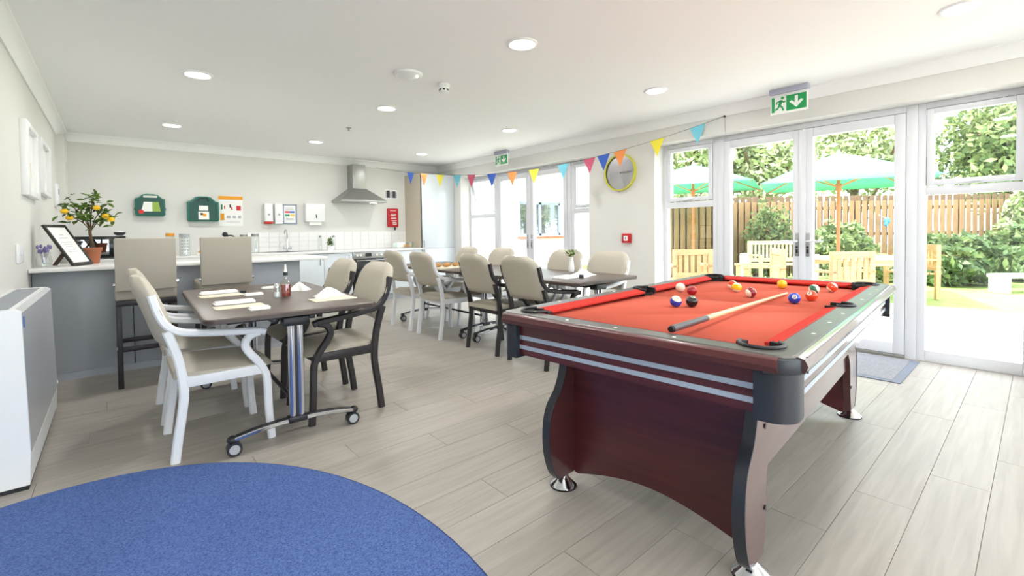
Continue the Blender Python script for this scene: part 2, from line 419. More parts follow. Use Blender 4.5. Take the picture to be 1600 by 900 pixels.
def cushion(a, b, axis, off, sgn, ea, eb):
    # nose runs from a to b at off; ea/eb how far the back edge reaches past the nose ends
    m = MB().m('cushion_red_shaded'); bk = off+sgn*.055
    sec = [(off, ZT-.012), (off, ZT-.02), (bk, ZCL-.005), (bk, ZT+.001)]
    vs = []
    for t in (0, 1):
        for q, (o_, z) in enumerate(sec):
            e = (a-ea if t == 0 else b+eb) if q >= 2 else (a if t == 0 else b)
            vs.append((e, o_, z) if axis == 'x' else (o_, e, z))
    m.poly(vs, [(0, 1, 2, 3), (7, 6, 5, 4), (0, 4, 5, 1), (1, 5, 6, 2), (2, 6, 7, 3), (3, 7, 4, 0)])
    bmesh.ops.recalc_face_normals(m.bm, faces=m.bm.faces[:]); m.build('cushion', pt)
for s in (-1, 1):
    cushion(-IL+.075, -.07, 'x', s*IW, s, .04, .012); cushion(.07, IL-.075, 'x', s*IW, s, .012, .04)
    cushion(-IW+.075, IW-.075, 'y', s*IL, s, .04, .04)
for i, (x, y, r) in enumerate(pk):
    MB().m('pocket_black').lathe([(r*.98, ZT-.02), (r*.9, ZT-.12), (r*.7, ZT-.16), (0, ZT-.165)], (x, y, 0), 20).build('pocket', pt)
    a0 = math.atan2(y, x) if i < 4 else (PI/2 if y > 0 else -PI/2); sp = R(118 if i < 4 else 92)
    arc = [(x+r*math.cos(a0+sp*(k/12*2-1)), y+r*math.sin(a0+sp*(k/12*2-1)), ZT+.004) for k in range(13)]
    MB().m('black_plastic').sweep(arc, .006, .006, (0, 0, 1), n=8).build('pocket_rim', pt)
    if i < 4:   # black liners at the cushion mouths
        for q in (-1, 1):
            ang = a0+q*R(128); MB().m('pocket_black').box((x+r*.98*math.cos(ang), y+r*.98*math.sin(ang), ZT-.018), (.016, .04, .036), Matrix.Rotation(ang, 3, 'Z')).build('pocket_liner', pt)
    else:
        for q in (-1, 1): MB().m('pocket_black').box((x+q*.06, y-.02*(1 if y > 0 else -1), ZT-.017), (.014, .05, .036)).build('pocket_liner', pt)
# bullnose mouldings and aprons
AZ0, AZ1, AI = .622, .765, .035
for s in (-1, 1):
    bn = [(s*(HL-AI-.01), ZT-.05), (s*(HL+.004), ZT-.044), (s*(HL+.012), ZT-.026), (s*(HL+.004), ZT-.008), (s*(HL-.012), ZT-.002), (s*(HL-AI-.01), ZT-.01)]
    MB().m('mahogany').prism(bn, 'xz', -HW+.05, HW-.05).build('end_moulding', pt)
    bn = [(s*(HW-AI-.01), ZT-.05), (s*(HW+.004), ZT-.044), (s*(HW+.012), ZT-.026), (s*(HW+.004), ZT-.008), (s*(HW-.012), ZT-.002), (s*(HW-AI-.01), ZT-.01)]
    MB().m('mahogany_x').prism(bn, 'yz', -HL+.05, HL-.05).build('side_moulding', pt)
    ap = MB().m('mahogany').bx((s*(HL-AI), -HW+.05, AZ0), (s*(HL-AI-.03), HW-.05, AZ1)).build('end_apron', pt)
    for z in (.656, .697): MB().m('silver_stripe').bx((s*(HL-AI+.002), -HW+.07, z-.0085), (s*(HL-AI-.002), HW-.07, z+.0085)).build('silver_stripe', ap)
    ap = MB().m('mahogany_x').bx((-HL+.05, s*(HW-AI), AZ0), (HL-.05, s*(HW-AI-.03), AZ1)).build('side_apron', pt)
    for z in (.656, .697): MB().m('silver_stripe').bx((-HL+.07, s*(HW-AI+.002), z-.0085), (HL-.07, s*(HW-AI-.002), z+.0085)).build('silver_stripe', ap)
for sx in (-1, 1):
    for sy in (-1, 1):
        c = MB().m('edge_black'); p = []
        x0, y0, r = sx*(HL-.085), sy*(HW-.085), .07
        p = [(sx*(HL-.085), sy*(HW-.02+.004)), (sx*(HL-.02+.004), sy*(HW-.085))]
        pts = [(x0-sx*.03, sy*(HW-.012))]+[(sx*(HL-.085)+sx*.073*math.cos(R(90-a)), sy*(HW-.085)+sy*.073*math.sin(R(90-a))) for a in range(0, 91, 15)]+[(sx*(HL-.012), y0-sy*.03), (x0-sx*.03, y0-sy*.03)]
        c.prism(pts, 'xy', AZ0-.012, ZT-.05).build('corner_cap', pt)
        c2 = MB().m('edge_black'); ps = [(x0, sy*(HW+.006))]+[(x0+sx*.09*math.cos(R(90-a)), y0+sy*.09*math.sin(R(90-a))) for a in range(0, 91, 15)]+[(sx*(HL+.006), y0), (x0, y0)]
        c2.prism(ps, 'xy', ZT-.052, ZT-.006, .008).build('corner_moulding', pt)
for s in (-1, 1):
    for u in (-.75, -.5, -.25, .25, .5, .75): MB().m('pearl').cyl((u*IL, s*(HW-.045), ZT-.001), (u*IL, s*(HW-.045), ZT+.0012), .007, n=10).build('rail_sight', pt)
    for v in (-.5, 0, .5): MB().m('pearl').cyl((s*(HL-.045), v*IW, ZT-.001), (s*(HL-.045), v*IW, ZT+.0012), .007, n=10).build('rail_sight', pt)
# legs, end panels, side skirts
lp = [(-.90, .63), (-.895, .54), (-.93, .45), (-.99, .38), (-1.015, .29), (-1.01, .18), (-.98, .09), (-.945, .05), (-.83, .05), (-.80, .18), (-.795, .31), (-.78, .36), (-.70, .45), (-.70, .63)]
fr_ = catmull([Vector((a, 0, b)) for a, b in lp[:8]], 4)
for sx in (-1, 1):
    for sy in (-1, 1):
        vv = sy*.395
        outl = [(-sx*p.x, p.z) for p in fr_]+[(-sx*a, b) for a, b in lp[8:]]
        lg = MB().m('mahogany_x').prism(outl, 'xz', vv-.018, vv+.018).build('leg', pt)
        MB().m('edge_black').sweep([(-sx*(p.x-.002), vv, p.z) for p in fr_], .04, .006, (0, 1, 0)).build('edge_band', lg)
        for z in (.2, .48): MB().m('black_plastic').cyl((sx*.82, vv+sy*.017, z), (sx*.82, vv+sy*.0215, z), .009, n=10).build('bolt', lg)
        fx = sx*.90
        MB().m('chrome').lathe([(.012, .075), (.018, .052), (.026, .04), (.058, .014), (.062, .008), (.06, .006)], (fx, vv, 0), 24).build('foot', lg)
        MB().m('pocket_black').cyl((fx, vv, 0), (fx, vv, .0075), .062, n=24).build('foot_pad', lg)
    arch = [(-.378, .62), (-.378, .045), (-.36, .042)]+[(-.36+.72*t/14, .042+.07*math.sin(PI*t/14)) for t in range(1, 14)]+[(.36, .042), (.378, .045), (.378, .62)]
    MB().m('mahogany').prism(arch, 'yz', sx*.84, sx*.815).build('end_panel', pt)
for sy in (-1, 1): MB().m('mahogany_x').bx((-.78, sy*.398, .31), (.74, sy*.378, .63)).build('side_skirt', pt)
MB().m('pocket_black').bx((-1.06, -.5, .66), (1.06, .5, .742)).build('slate_bed', pt)

# balls and cue
def textmesh(txt, size, m):
    cu = bpy.data.curves.new('t', 'FONT'); cu.body = txt; cu.size = size; cu.align_x = 'CENTER'; cu.align_y = 'CENTER'
    o = ob('tmp', cu); me = bpy.data.meshes.new_from_object(o.evaluated_get(bpy.context.evaluated_depsgraph_get()))
    bpy.data.objects.remove(o); me.materials.clear(); me.materials.append(MATS[m]); return me
BR = .0285
for n, c in dict(b_red=(160, 16, 32), b_blue=(28, 66, 190), b_black=(22, 22, 26), b_orange=(222, 74, 36), b_yellow=(240, 196, 30), b_maroon=(140, 18, 40), b_green=(40, 110, 80)).items(): mat(n, c, .08, coat=.4)
def ball(px, py, kind, colr, num, label, tilt=(0, 0, 0), disc=None):
    p = onz(px, py, ZCL+BR+.0004)
    o = MB(); res = bmesh.ops.create_uvsphere(o.bm, u_segments=24, v_segments=16, radius=BR)
    o.m('ivory'); o.m(colr)
    for f in o.bm.faces:
        z = f.calc_center_median().z/BR
        f.material_index = 1 if (kind == 'solid' or (kind == 'stripe' and abs(z) < .52)) else 0
    me = o.mesh('ball', 60); b = ob('pool_ball', me, None, p); b.rotation_euler = [R(t) for t in tilt]
    tag(b, label, 'ball', 'pool balls on the red cloth')
    if num and disc:
        n = Vector(disc).normalized(); rr = .0115
        inv = b.rotation_euler.to_matrix().inverted(); n2 = inv@n; q = n2.to_track_quat('Z', 'Y')
        dm = MB().m('ivory'); k = 14; ring = []
        for i in range(k): ring.append(q@Vector((rr*math.cos(2*PI*i/k), rr*math.sin(2*PI*i/k), math.sqrt(BR*BR-rr*rr)+.0004)))
        ring.append(q@Vector((0, 0, BR+.0004)))
        dm.poly(ring, [(i, (i+1) % k, k) for i in range(k)]); dm.build('number_disc', b)
        t = ob('number', textmesh(num, .014, 'b_black'), b); q3 = q@Matrix.Rotation(0, 3, 'Z').to_quaternion()
        t.rotation_euler = q3.to_euler(); t.location = n2*(BR+.0008)
    return b
tc_ = Vector((-.75, -.45, .45))
ball(1063, 449, 'cue', 'ivory', None, 'plain cream cue ball beside the dark red ball')
ball(1081, 454, 'solid', 'b_red', None, 'solid dark red pool ball between cue ball and black ball')
ball(1056, 471, 'stripe', 'b_blue', '10', 'blue and white striped pool ball next to the black ball', (28, -18, 0), (-.5, -.5, .7))
ball(1081, 471, 'solid', 'b_black', '8', 'solid black pool ball', (0, 0, 0), (-.2, -.3, .9))
ball(1144, 445, 'stripe', 'b_orange', None, 'red and white striped pool ball behind a yellow ball', (20, 40, 0))
ball(1151, 449, 'stripe', 'b_yellow', None, 'yellow and white pool ball touching a red striped ball', (5, 15, 0))
ball(1173, 457, 'stripe', 'b_maroon', None, 'maroon and white striped pool ball lying on its side', (0, 75, -30))
ball(1222, 444, 'solid', 'b_yellow', '1', 'solid yellow pool ball near the far end cushion', (0, 0, 0), (.2, -.2, .95))
ball(1241, 466, 'solid', 'b_blue', '2', 'solid blue pool ball with number disc beside the cue tip', (0, 0, 0), (-.75, -.3, .35))
ball(1268, 462, 'solid', 'b_orange', '5', 'solid orange pool ball with number disc', (0, 0, 0), (-.8, .1, .5))
ball(1272, 452, 'stripe', 'b_green', '14', 'mostly white pool ball with green stripe behind the orange ball', (70, 20, 0), (-.3, -.2, .9))
ball(1300, 449, 'stripe', 'b_orange', '13', 'white pool ball with an orange stripe at its base', (40, 25, 0), (-.2, -.3, .9))
bt, tp = onz(1050, 514, .812), onz(1230, 458, ZCL+.007)
cue = thing('cue', 'wooden pool cue with dark butt lying across the red cloth', 'cue', (0, 0, 0))
def cp(t): return bt+(tp-bt)*t
def cr(t): return .0125+(.006-.0125)*t
MB().m('cue_butt').cyl(cp(0), cp(.2), cr(0), cr(.2)).build('butt', cue)
MB().m('cue_wood').cyl(cp(.2), cp(.985), cr(.2), cr(.985)).build('shaft', cue)
MB().m('pearl').cyl(cp(.985), cp(.997), cr(.985), cr(.99)).build('ferrule', cue)
MB().m('blue_print').cyl(cp(.997), cp(1), .0058, .005).build('tip', cue)
MB().m('pocket_black').cyl(cp(-.008), cp(0), .010, .0125).build('bumper', cue)

# ------------------------------------------------------------------ dining chairs
def make_chair(fm, name, label):
    t = thing(name, label, 'chair', (0, 0, 0), 0, 'dining armchairs around the tables')
    for s in (-1, 1):
        y = s*.232
        V = lambda L: [(a, y, b) for a, b in L]
        MB().m(fm).sweep(V([(-.22, 0), (-.205, .12), (-.185, .25), (-.175, .36), (-.19, .50), (-.215, .60), (-.238, .672)]), .032, .042, (0, 1, 0), 4).build('leg', t)
        MB().m(fm).sweep(V([(.225, 0), (.214, .15), (.208, .33), (.196, .385), (.165, .445), (.118, .51), (.104, .555), (.13, .595), (.175, .61)]), .032, .040, (0, 1, 0), 5).build('leg', t)
        MB().m(fm).sweep(V([(-.295, .86), (-.27, .765), (-.236, .70), (-.185, .664), (-.12, .65), (-.02, .637), (.1, .625), (.175, .617), (.205, .606)]), .038, .036, (0, 1, 0), 5).build('armrest', t)
        MB().m(fm).bx((-.185, y-.012, .375), (.205, y+.012, .428), .004).build('seat_rail', t)
        MB().m(fm).box((-.268, y*.95, .775), (.022, .036, .10), rot('Y', -20), .004).build('back_bracket', t)
    MB().m(fm).bx((.185, -.225, .375), (.207, .225, .425), .004).build('seat_rail', t); MB().m(fm).bx((-.188, -.225, .375), (-.166, .225, .425), .004).build('seat_rail', t)
    # seat: upholstered pad, rounded front
    m = MB().m('vinyl_beige'); NX, NY = 10, 8; top = []; bot = []
    for i in range(NX+1):
        x = -.215+.465*i/NX
        hw = .235-.02*(i/NX < .12)-.03*max(0, (i/NX-.85)/.15)**2
        for j in range(NY+1):
            q = j/NY*2-1; e = (1-abs(q)**6)*(1-abs(i/NX*2-1)**8)
            z = .482-.03*(i/NX)-.012*max(0, (i/NX-.8)/.2)**2
            top.append((x, q*hw, z-.028*(1-e)+.006*(1-q*q))); bot.append((x, q*hw*.98, .418-.006*(i/NX)))
    k = NY+1; n = len(top); fc = []
    for i in range(NX):
        for j in range(NY):
            a = i*k+j; fc.append((a, a+k, a+k+1, a+1)); fc.append((n+a, n+a+1, n+a+k+1, n+a+k))
    edge = [i*k for i in range(NX+1)]+[NX*k+j for j in range(1, k)]+[i*k+NY for i in range(NX-1, -1, -1)]+[j for j in range(NY-1, 0, -1)]
    for a, b in zip(edge, edge[1:]+edge[:1]): fc.append((a, n+a, n+b, b))
    fs = m.poly(top+bot, fc); bmesh.ops.recalc_face_normals(m.bm, faces=fs); m.build('seat', t, ang=60)
    # backrest: curved pad with rounded top corners, leaning back
    m = MB().m('vinyl_beige'); NU, NV = 12, 12; F_ = []; B_ = []
    for i in range(NV+1):
        v = i/NV; z = .575+.372*v
        xb = -.212-.085*v-.035*v*v
        hw = .215+.036*min(1, v/.45)
        if v > .5: hw *= (max(0, 1-((v-.5)/.5)**2.4))**.5*.48+.52
        for j in range(NU+1):
            q = j/NU*2-1; e = math.sqrt(max(0, (1-abs(q)**5)*(1-abs(v*2-1)**5)))
            xc = xb-.03*(1-q*q)
            F_.append((xc+.008+.042*e, q*hw, z)); B_.append((xc-.006-.028*e, q*hw, z))
    k = NU+1; n = len(F_); fc = []
    for i in range(NV):
        for j in range(NU):
            a = i*k+j; fc.append((a, a+1, a+k+1, a+k)); fc.append((n+a, n+a+k, n+a+k+1, n+a+1))
    edge = [i*k for i in range(NV+1)]+[NV*k+j for j in range(1, k)]+[i*k+NU for i in range(NV-1, -1, -1)]+[j for j in range(NU-1, 0, -1)]
    for a, b in zip(edge, edge[1:]+edge[:1]): fc.append((a, n+a, n+b, b))
    fs = m.poly(F_+B_, fc); bmesh.ops.recalc_face_normals(m.bm, faces=fs); m.build('backrest', t, ang=60)
    return t
wc = make_chair('frame_white', 'dining_chair', 'white framed beige armchair at the end of the table beside the blue rug')
bc = make_chair('frame_black', 'dining_chair', 'black framed beige armchair facing the white armchairs, beside chrome table column')
wc.location = (.42, 3.09, 0)
dup(wc, (.42, 3.72, 0), 0, 'white framed beige armchair between bar stools and table with red sauce bottle')
bc.location = (1.09, 3.09, 0); bc.rotation_euler.z = PI
dup(bc, (1.09, 3.72, 0), PI, 'black framed beige armchair at the sauce bottle table, on its kitchen side')
dup(wc, (2.82, 5.085, 0), 0, 'white framed beige armchair with its back to the kitchen oven')
dup(wc, (2.825, 4.44, 0), 0, 'white framed beige armchair next to the black framed chairs')
dup(bc, (2.865, 3.52, 0), 0, 'black framed beige armchair next to the white framed chairs, back turned')
dup(bc, (2.875, 2.89, 0), 0, 'black framed beige armchair closest to the pool table, back turned')
for x, y, lb in ((3.44, 5.28, 'white framed beige armchair by the tilted window, facing into the room'), (3.44, 4.52, 'white framed beige armchair in front of the far garden doors'),
                 (3.44, 3.42, 'white framed beige armchair beside the small plant, on its door side'), (3.44, 2.84, 'white framed beige armchair below the wall clock')):
    dup(wc, (x, y, 0), PI, lb)

# ------------------------------------------------------------------ flip-top tables
def make_table(label):
    t = thing('folding_table', label, 'table', (0, 0, 0), 0, 'brown folding tables on castors')
    LW, LL, zt = .87, 1.6, .74
    tp_ = MB().m('table_top').prism(rrect(LW, LL, .05), 'xy', zt-.028, zt, .003).build('table_top', t)
    MB().m('table_edge').prism(rrect(LW+.004, LL+.004, .052), 'xy', zt-.025, zt-.006).build('edge_band', tp_)
    for s in (-1, 1):
        y = s*.68
        for dx in (-.022, .022): MB().m('chrome').cyl((dx, y, .12), (dx, y, .68), .019, n=20).build('column', t)
        MB().m('black_plastic').bx((-.008, y-.012, .14), (.008, y+.012, .66)).build('column_spine', t)
        MB().m('black_plastic').bx((-.07, y-.04, .645), (.07, y+.04, .695), .01).bx((-.33, y-.02, .69), (.33, y+.02, .712), .004).build('top_bracket', t)
        MB().m('black_plastic').bx((-.05, y-.03, .10), (.05, y+.03, .135), .008).build('column_socket', t)
        MB().m('chrome').sweep([(-.31, y, .085), (-.2, y, .103), (-.08, y, .113), (.08, y, .113), (.2, y, .103), (.31, y, .085)], .045, .022, (0, 1, 0), 4).build('foot_bar', t)
        MB().m('black_plastic').sweep([(-.3, y, .098), (-.2, y, .115), (-.08, y, .125), (.08, y, .125), (.2, y, .115), (.3, y, .098)], .03, .008, (0, 1, 0), 4).build('foot_trim', t)
        for q in (-1, 1):
            c = MB().m('black_plastic').sphere((q*.318, y, .085), .026, (1, 1, .8), 12, 8).cyl((q*.318, y, .045), (q*.318, y, .085), .012).build('castor', t)
            MB().m('black_plastic').cyl((q*.31, y-.022, .036), (q*.31, y+.022, .036), .036, n=20).build('wheel', c)
            MB().m('grey_print').cyl((q*.31, y-.0235, .036), (q*.31, y+.0235, .036), .025, n=18).build('hub', c)
    for dx in (-.1, .1): MB().m('black_plastic').bx((dx-.015, -.66, .665), (dx+.015, .66, .69), .003).build('beam', t)
    MB().m('black_plastic').cyl((0, -.66, .20), (0, .66, .20), .012, n=12).build('stretcher', t)
    return t
t1 = make_table('brown folding table on chrome columns, set with napkins and red sauce bottle')
t1.location = (.775, 3.42, 0); t1.rotation_euler.z = -R(2)
t3 = dup(t1, (3.14, 3.18, 0), 0, 'brown folding table on castors between black framed chairs and the wall clock')
t2 = dup(t1, (3.14, 4.79, 0), 0, 'brown folding table on castors near the tilted window, holding a bread tray')

# things on the tables
TZ = .74
def napkin(px, py, w, l, rz, label):
    p = onz(px, py, TZ) if not isinstance(px, Vector) else px
    t = thing('folded_napkin', label, 'napkin', p, rz, 'napkins laid on the tables')
    MB().m('paper').box((0, 0, .004), (l, w, .008), None, .003).build('lower_fold', t)
    MB().m('paper').box((.006, .008, .011), (l*.97, w*.86, .007), rot('X', 3), .003).build('upper_fold', t)
    return t
def placemat(px, py, w, l, rz, label):
    return tag(MB().m('paper_cream').prism(rrect(l, w, .012, 3), 'xy', 0, .0035, .001).build('placemat', None, onz(px, py, TZ), rz), label, 'placemat', 'cream placemats on the tables')
def crumpled(p, r, h, label, seed):
    random.seed(seed); m = MB().m('paper'); n = 18; k = 6; vs = []; fc = []
    for i in range(k+1):
        f = i/k
        for j in range(n):
            a = 2*PI*j/n; rr = r*(1-f)**.75*(1+.28*math.sin(3*a+seed)+.12*math.sin(7*a+f*4))+.002
            vs.append((rr*math.cos(a), rr*math.sin(a)*.75, h*f**1.1*(1+.25*math.sin(5*a+seed))+.001))
    for i in range(k):
        for j in range(n): fc.append((i*n+j, i*n+(j+1) % n, (i+1)*n+(j+1) % n, (i+1)*n+j))
    fc.append(tuple(range(k*n, k*n+n))); m.poly(vs, fc)
    return tag(m.build('crumpled_napkin', None, p, .3, ang=25), label, 'napkin', 'napkins laid on the tables')
placemat(346, 462, .15, .25, .05, 'cream placemat under the napkin closest to the bar stools')
placemat(374, 479, .14, .25, .0, 'cream placemat under the napkin by the white armchair')
up = lambda v, dz: Vector((v.x, v.y, v.z+dz))
napkin(up(onz(342, 459, TZ), .0036), 0, .10, .22, .03, 'white folded napkin on the placemat closest to the bar stools')
napkin(up(onz(366, 475, TZ), .0036), 0, .10, .21, .0, 'white folded napkin on the placemat beside the white armchair')
napkin(405, 483.5, .07, .10, .02, 'small white napkin at the corner edge of the sauce table')
napkin(396, 461.5, .07, .11, .02, 'small white napkin beside a black salt lid')
napkin(420, 451, .06, .10, 0, 'small white napkin in front of the bar panel, on the far table edge')
placemat(520, 467, .16, .26, 0, 'cream placemat in front of the black framed chairs')
crumpled(up(onz(512, 464, TZ), .004), .10, .05, 'crumpled white napkin peaked on the cream placemat', 3)
crumpled(onz(468, 453.5, TZ), .075, .05, 'crumpled napkin beside the red sauce bottle', 5)
tag(MB().m('black_plastic').lathe([(0, .018), (.018, .018), (.02, .014), (.02, 0), (0, 0)], (0, 0, 0), 14).build('lid', None, onz(380, 457.5, TZ)), 'small black lid lying on the table between napkins', 'lid')
b = thing('sauce_bottle', 'glass bottle half full of red sauce with pourer top', 'bottle', onz(447, 464, TZ))
MB().m('jar_glass').lathe([(0, .002), (.031, .002), (.032, .01), (.032, .085), (.028, .10), (.013, .125), (.0115, .15)], (0, 0, 0), 18).build('glass_body', b)
MB().m('ketchup').lathe([(0, .005), (.0285, .005), (.0285, .082), (0, .082)], (0, 0, 0), 18).build('sauce', b)
MB().m('black_plastic').lathe([(.014, .143), (.014, .165), (0, .165)], (0, 0, 0), 14).build('collar', b)
MB().m('pearl').lathe([(.009, .165), (.007, .19), (.005, .215), (0, .215)], (0, 0, 0), 12).build('pourer', b)
b = thing('salt_shaker', 'glass salt shaker with chrome lid beside red sauce bottle', 'shaker', onz(433, 465, TZ))
MB().m('jar_glass').lathe([(0, .001), (.021, .001), (.019, .06), (.017, .07)], (0, 0, 0), 14).build('glass_body', b)
MB().m('salt').lathe([(0, .004), (.018, .004), (.017, .035), (0, .035)], (0, 0, 0), 14).build('salt_fill', b)
MB().m('chrome').lathe([(.019, .066), (.019, .082), (.012, .092), (0, .094)], (0, 0, 0), 14).build('lid', b)
# tables by the windows
crumpled(Vector((3.22, 2.74, TZ)), .13, .05, 'crumpled white napkin on the table below the clock', 9)
napkin(Vector((2.98, 2.72, TZ)), 0, .16, .22, .1, 'white folded napkin on the table edge behind the pool table')
tag(MB().m('black_plastic').lathe([(0, .03), (.018, .03), (.02, .02), (.02, 0), (0, 0)], (0, 0, 0), 12).build('pepper_pot', None, (3.06, 2.62, TZ)), 'small black pepper pot beside a folded napkin', 'pot')
v = thing('bud_vase', 'white bud vase with green sprigs between two white framed chairs', 'vase', (3.48, 3.11, TZ))
MB().m('gloss_white').lathe([(0, 0), (.028, 0), (.032, .03), (.024, .09), (.018, .13), (.022, .15)], (0, 0, 0), 16).build('vase_body', v)
random.seed(2)
sg = MB().m('pot_leaf')
for i in range(26):
    a = random.uniform(0, 6.28); e = random.uniform(.3, 1.2); L = random.uniform(.04, .09); p = Vector((0, 0, .14)); d = Vector((math.cos(a)*math.cos(e), math.sin(a)*math.cos(e), math.sin(e)))
    q = p+d*L; sd = d.cross(Vector((0, 0, 1))).normalized()*.014; sg.poly([q-d*.02, q+sd, q+d*.025, q-sd], [(0, 1, 2, 3)]); sg.poly([p, p+Vector((.002, 0, 0)), q], [(0, 1, 2)])
stuff(sg.build('sprigs', v))
tr = thing('bread_tray', 'shallow cream tray of bread rolls by the tilted window', 'tray', (2.92, 4.55, TZ), .1)
MB().m('paper_cream').prism(rrect(.4, .3, .03), 'xy', 0, .012).build('tray_base', tr)
for i in range(4): MB().m('bread').sphere((-.1+.07*i, .03*(-1)**i, .035), .04, (1.2, .8, .6), 12, 8).build('bread_roll', tr)
fb = thing('flower_pot', 'small pot of yellow flowers beside the bread tray', 'pot', (3.2, 4.62, TZ))
MB().m('dark_wood').lathe([(0, 0), (.04, 0), (.05, .06), (.045, .06), (0, .055)], (0, 0, 0), 14).build('pot_body', fb)
fm_ = MB().m('flower_yellow')
for i in range(16): a = i*2.4; r = .012*math.sqrt(i); fm_.sphere((r*math.cos(a), r*math.sin(a), .075+.01*math.cos(i)), .013, (1, 1, .8), 8, 6)
stuff(fm_.build('blooms', fb))

# ------------------------------------------------------------------ rug, doormat
ov = [(-.2+1.115*math.cos(2*PI*i/96), 1.42+1.475*math.sin(2*PI*i/96)) for i in range(96)]
rg = thing('rug', 'large oval blue flecked rug on the plank floor', 'rug')
MB().m('rug').prism(ov, 'xy', .0005, .009).build('pile', rg)
MB().m('rug_edge').prism([(-.2+1.122*math.cos(2*PI*i/96), 1.42+1.482*math.sin(2*PI*i/96)) for i in range(96)], 'xy', .0003, .007).build('binding', rg)
dm = thing('doormat', 'grey ribbed doormat inside the garden doors', 'doormat')
MB().m('doormat_grey').bx((4.36, .72, .0005), (5.12, 2.35, .009)).build('mat_field', dm)
MB().m('doormat_edge').bx((4.36, .665, .0004), (5.12, .72, .007)).bx((4.31, .665, .0004), (4.36, 2.40, .007)).bx((4.36, 2.35, .0004), (5.12, 2.40, .007)).build('mat_edge', dm)

# ------------------------------------------------------------------ radiator cover on the left wall
ra = thing('radiator', 'white low-surface radiator casing with top grille on left wall', 'radiator', (XL, 3.02, 0))
D = .178; LN = 1.26
MB().m('gloss_white').prism([(.0, .02), (D+.0, .02), (D+.005, .16), (D-.008, .815), (D-.03, .828), (0, .828)], 'xz', 0, .03).build('end_panel', ra)
MB().m('gloss_white').prism([(.0, .02), (D+.0, .02), (D+.005, .16), (D-.008, .815), (D-.03, .828), (0, .828)], 'xz', LN-.03, LN).build('end_panel', ra)
MB().m('radiator_front').prism([(D-.02, .165), (D+.008, .165), (D-.006, .81), (D-.03, .826), (D-.034, .81)], 'xz', .003, LN-.003).build('front_panel', ra)
MB().m('gloss_white').prism([(D-.02, .03), (D+.002, .03), (D+.005, .145), (D-.02, .145)], 'xz', .01, LN-.01, .002).build('kick_panel', ra)
MB().m('black_plastic').bx((.01, .03, .05), (D-.03, LN-.03, .79)).build('heater_core', ra)
MB().m('gloss_white').bx((0, .03, .81), (.02, LN-.03, .828)).bx((D-.05, .03, .81), (D-.03, LN-.03, .828)).build('top_frame', ra)
for i in range(40): MB().m('grey_print').bx((.02, .04+i*.03, .812), (D-.05, .052+i*.03, .826)).build('grille_slat', ra)
MB().m('blue_print').bx((D-.004, .03, .74), (D-.0015, .042, .79)).build('badge', ra)
MB().m('gloss_white').cyl((D-.03, LN-.01, .19), (D+.0, LN+.015, .19), .018).bx((D-.04, LN, .15), (D-.02, LN+.02, .24), .005).build('valve', ra)
MB().m('black_plastic').bx((.002, .002, .0), (D-.004, LN-.002, .022)).build('plinth', ra)

# ------------------------------------------------------------------ breakfast bar and stools
bar = thing('breakfast_bar', 'grey panelled breakfast bar with white overhanging worktop', 'bar')
MB().m('worktop').bx((XL+.004, 4.95, .885), (1.70, 5.76, .915), .004).build('worktop', bar)
for a, b_ in ((XL+.004, .10), (.105, .78), (.785, 1.465)): MB().m('grey_panel').bx((a, 5.12, .06), (b_, 5.14, .885), .002).build('front_panel', bar)
MB().m('grey_panel').bx((XL+.004, 5.125, 0), (1.455, 5.14, .06)).build('plinth', bar)
MB().m('cabinet_grey').bx((1.445, 5.14, .0), (1.465, 5.72, .885)).build('end_panel', bar)
MB().m('grey_panel').bx((XL+.004, 5.70, .0), (1.445, 5.72, .885)).build('rear_panel', bar)
def make_stool(label):
    t = thing('bar_stool', label, 'stool', (0, 0, 0), 0, 'bar stools at the breakfast bar')
    MB().m('stool_vinyl').box((0, 0, .938), (.372, .05, .392), None, .006).build('backrest', t)
    MB().m('vinyl_beige').bx((-.182, -.022, 1.128), (.182, .024, 1.139), .003).build('top_piping', t)
    MB().m('stool_vinyl').bx((-.19, .03, .66), (.19, .47, .765), .02, 3).build('seat', t)
    MB().m('stool_leg').bx((-.185, .0, .625), (.185, .46, .665), .004).build('seat_frame', t)
    for x in (-.17, .17):
        for y in (.03, .44): MB().m('stool_leg').box((x, y, .32), (.034, .034, .64), None, .003).build('leg', t)
        MB().m('steel').bx((x*1.10-.004, .0, .30), (x*1.10+.004, .44, .322)).build('side_rail', t)
    for y in (.03, .44): MB().m('stool_leg').bx((-.155, y-.012, .275), (.155, y+.012, .31), .002).build('foot_rail', t)
    for x in (-.19, .19): MB().m('chrome').cyl((x-.008, 0, .79), (x+.008, 0, .79), .016, n=14).build('hinge_bolt', t)
    return t
st = make_stool('beige bar stool on dark legs beside the potted lemon tree'); st.location = (.176, 4.52, 0)
dup(st, (.71, 4.52, 0), 0, 'beige bar stool in front of the tall patterned jar')

# on the bar
pf = thing('picture_frame', 'black framed notice leaning back on a brown easel on the bar', 'picture frame', (-.21, 5.25, .919), R(65))
rx = rot('X', -30); FW, FH = .27, .385
MB().m('paper').box(rx@Vector((0, 0, FH/2)), (FW-.03, .008, FH-.03), rx, .002).build('print', pf)
FR = MB().m('black_frame')
for c, d in (((0, -.002, .012), (FW, .018, .024)), ((0, -.002, FH-.012), (FW, .018, .024)), ((-FW/2+.011, -.002, FH/2), (.022, .018, FH-.048)), ((FW/2-.011, -.002, FH/2), (.022, .018, FH-.048))): FR.box(rx@Vector(c), d, rx, .002)
FR.build('frame', pf)
LNm = MB().m('grey_print')
for i, (w_, z) in enumerate(((.05, .29), (.1, .26), (.13, .22), (.12, .2), (.08, .18), (.1, .15), (.12, .13))): LNm.box(rx@Vector((0, -.0046, z)), (w_, .001, .005), rx)
LNm.build('print_lines', pf)
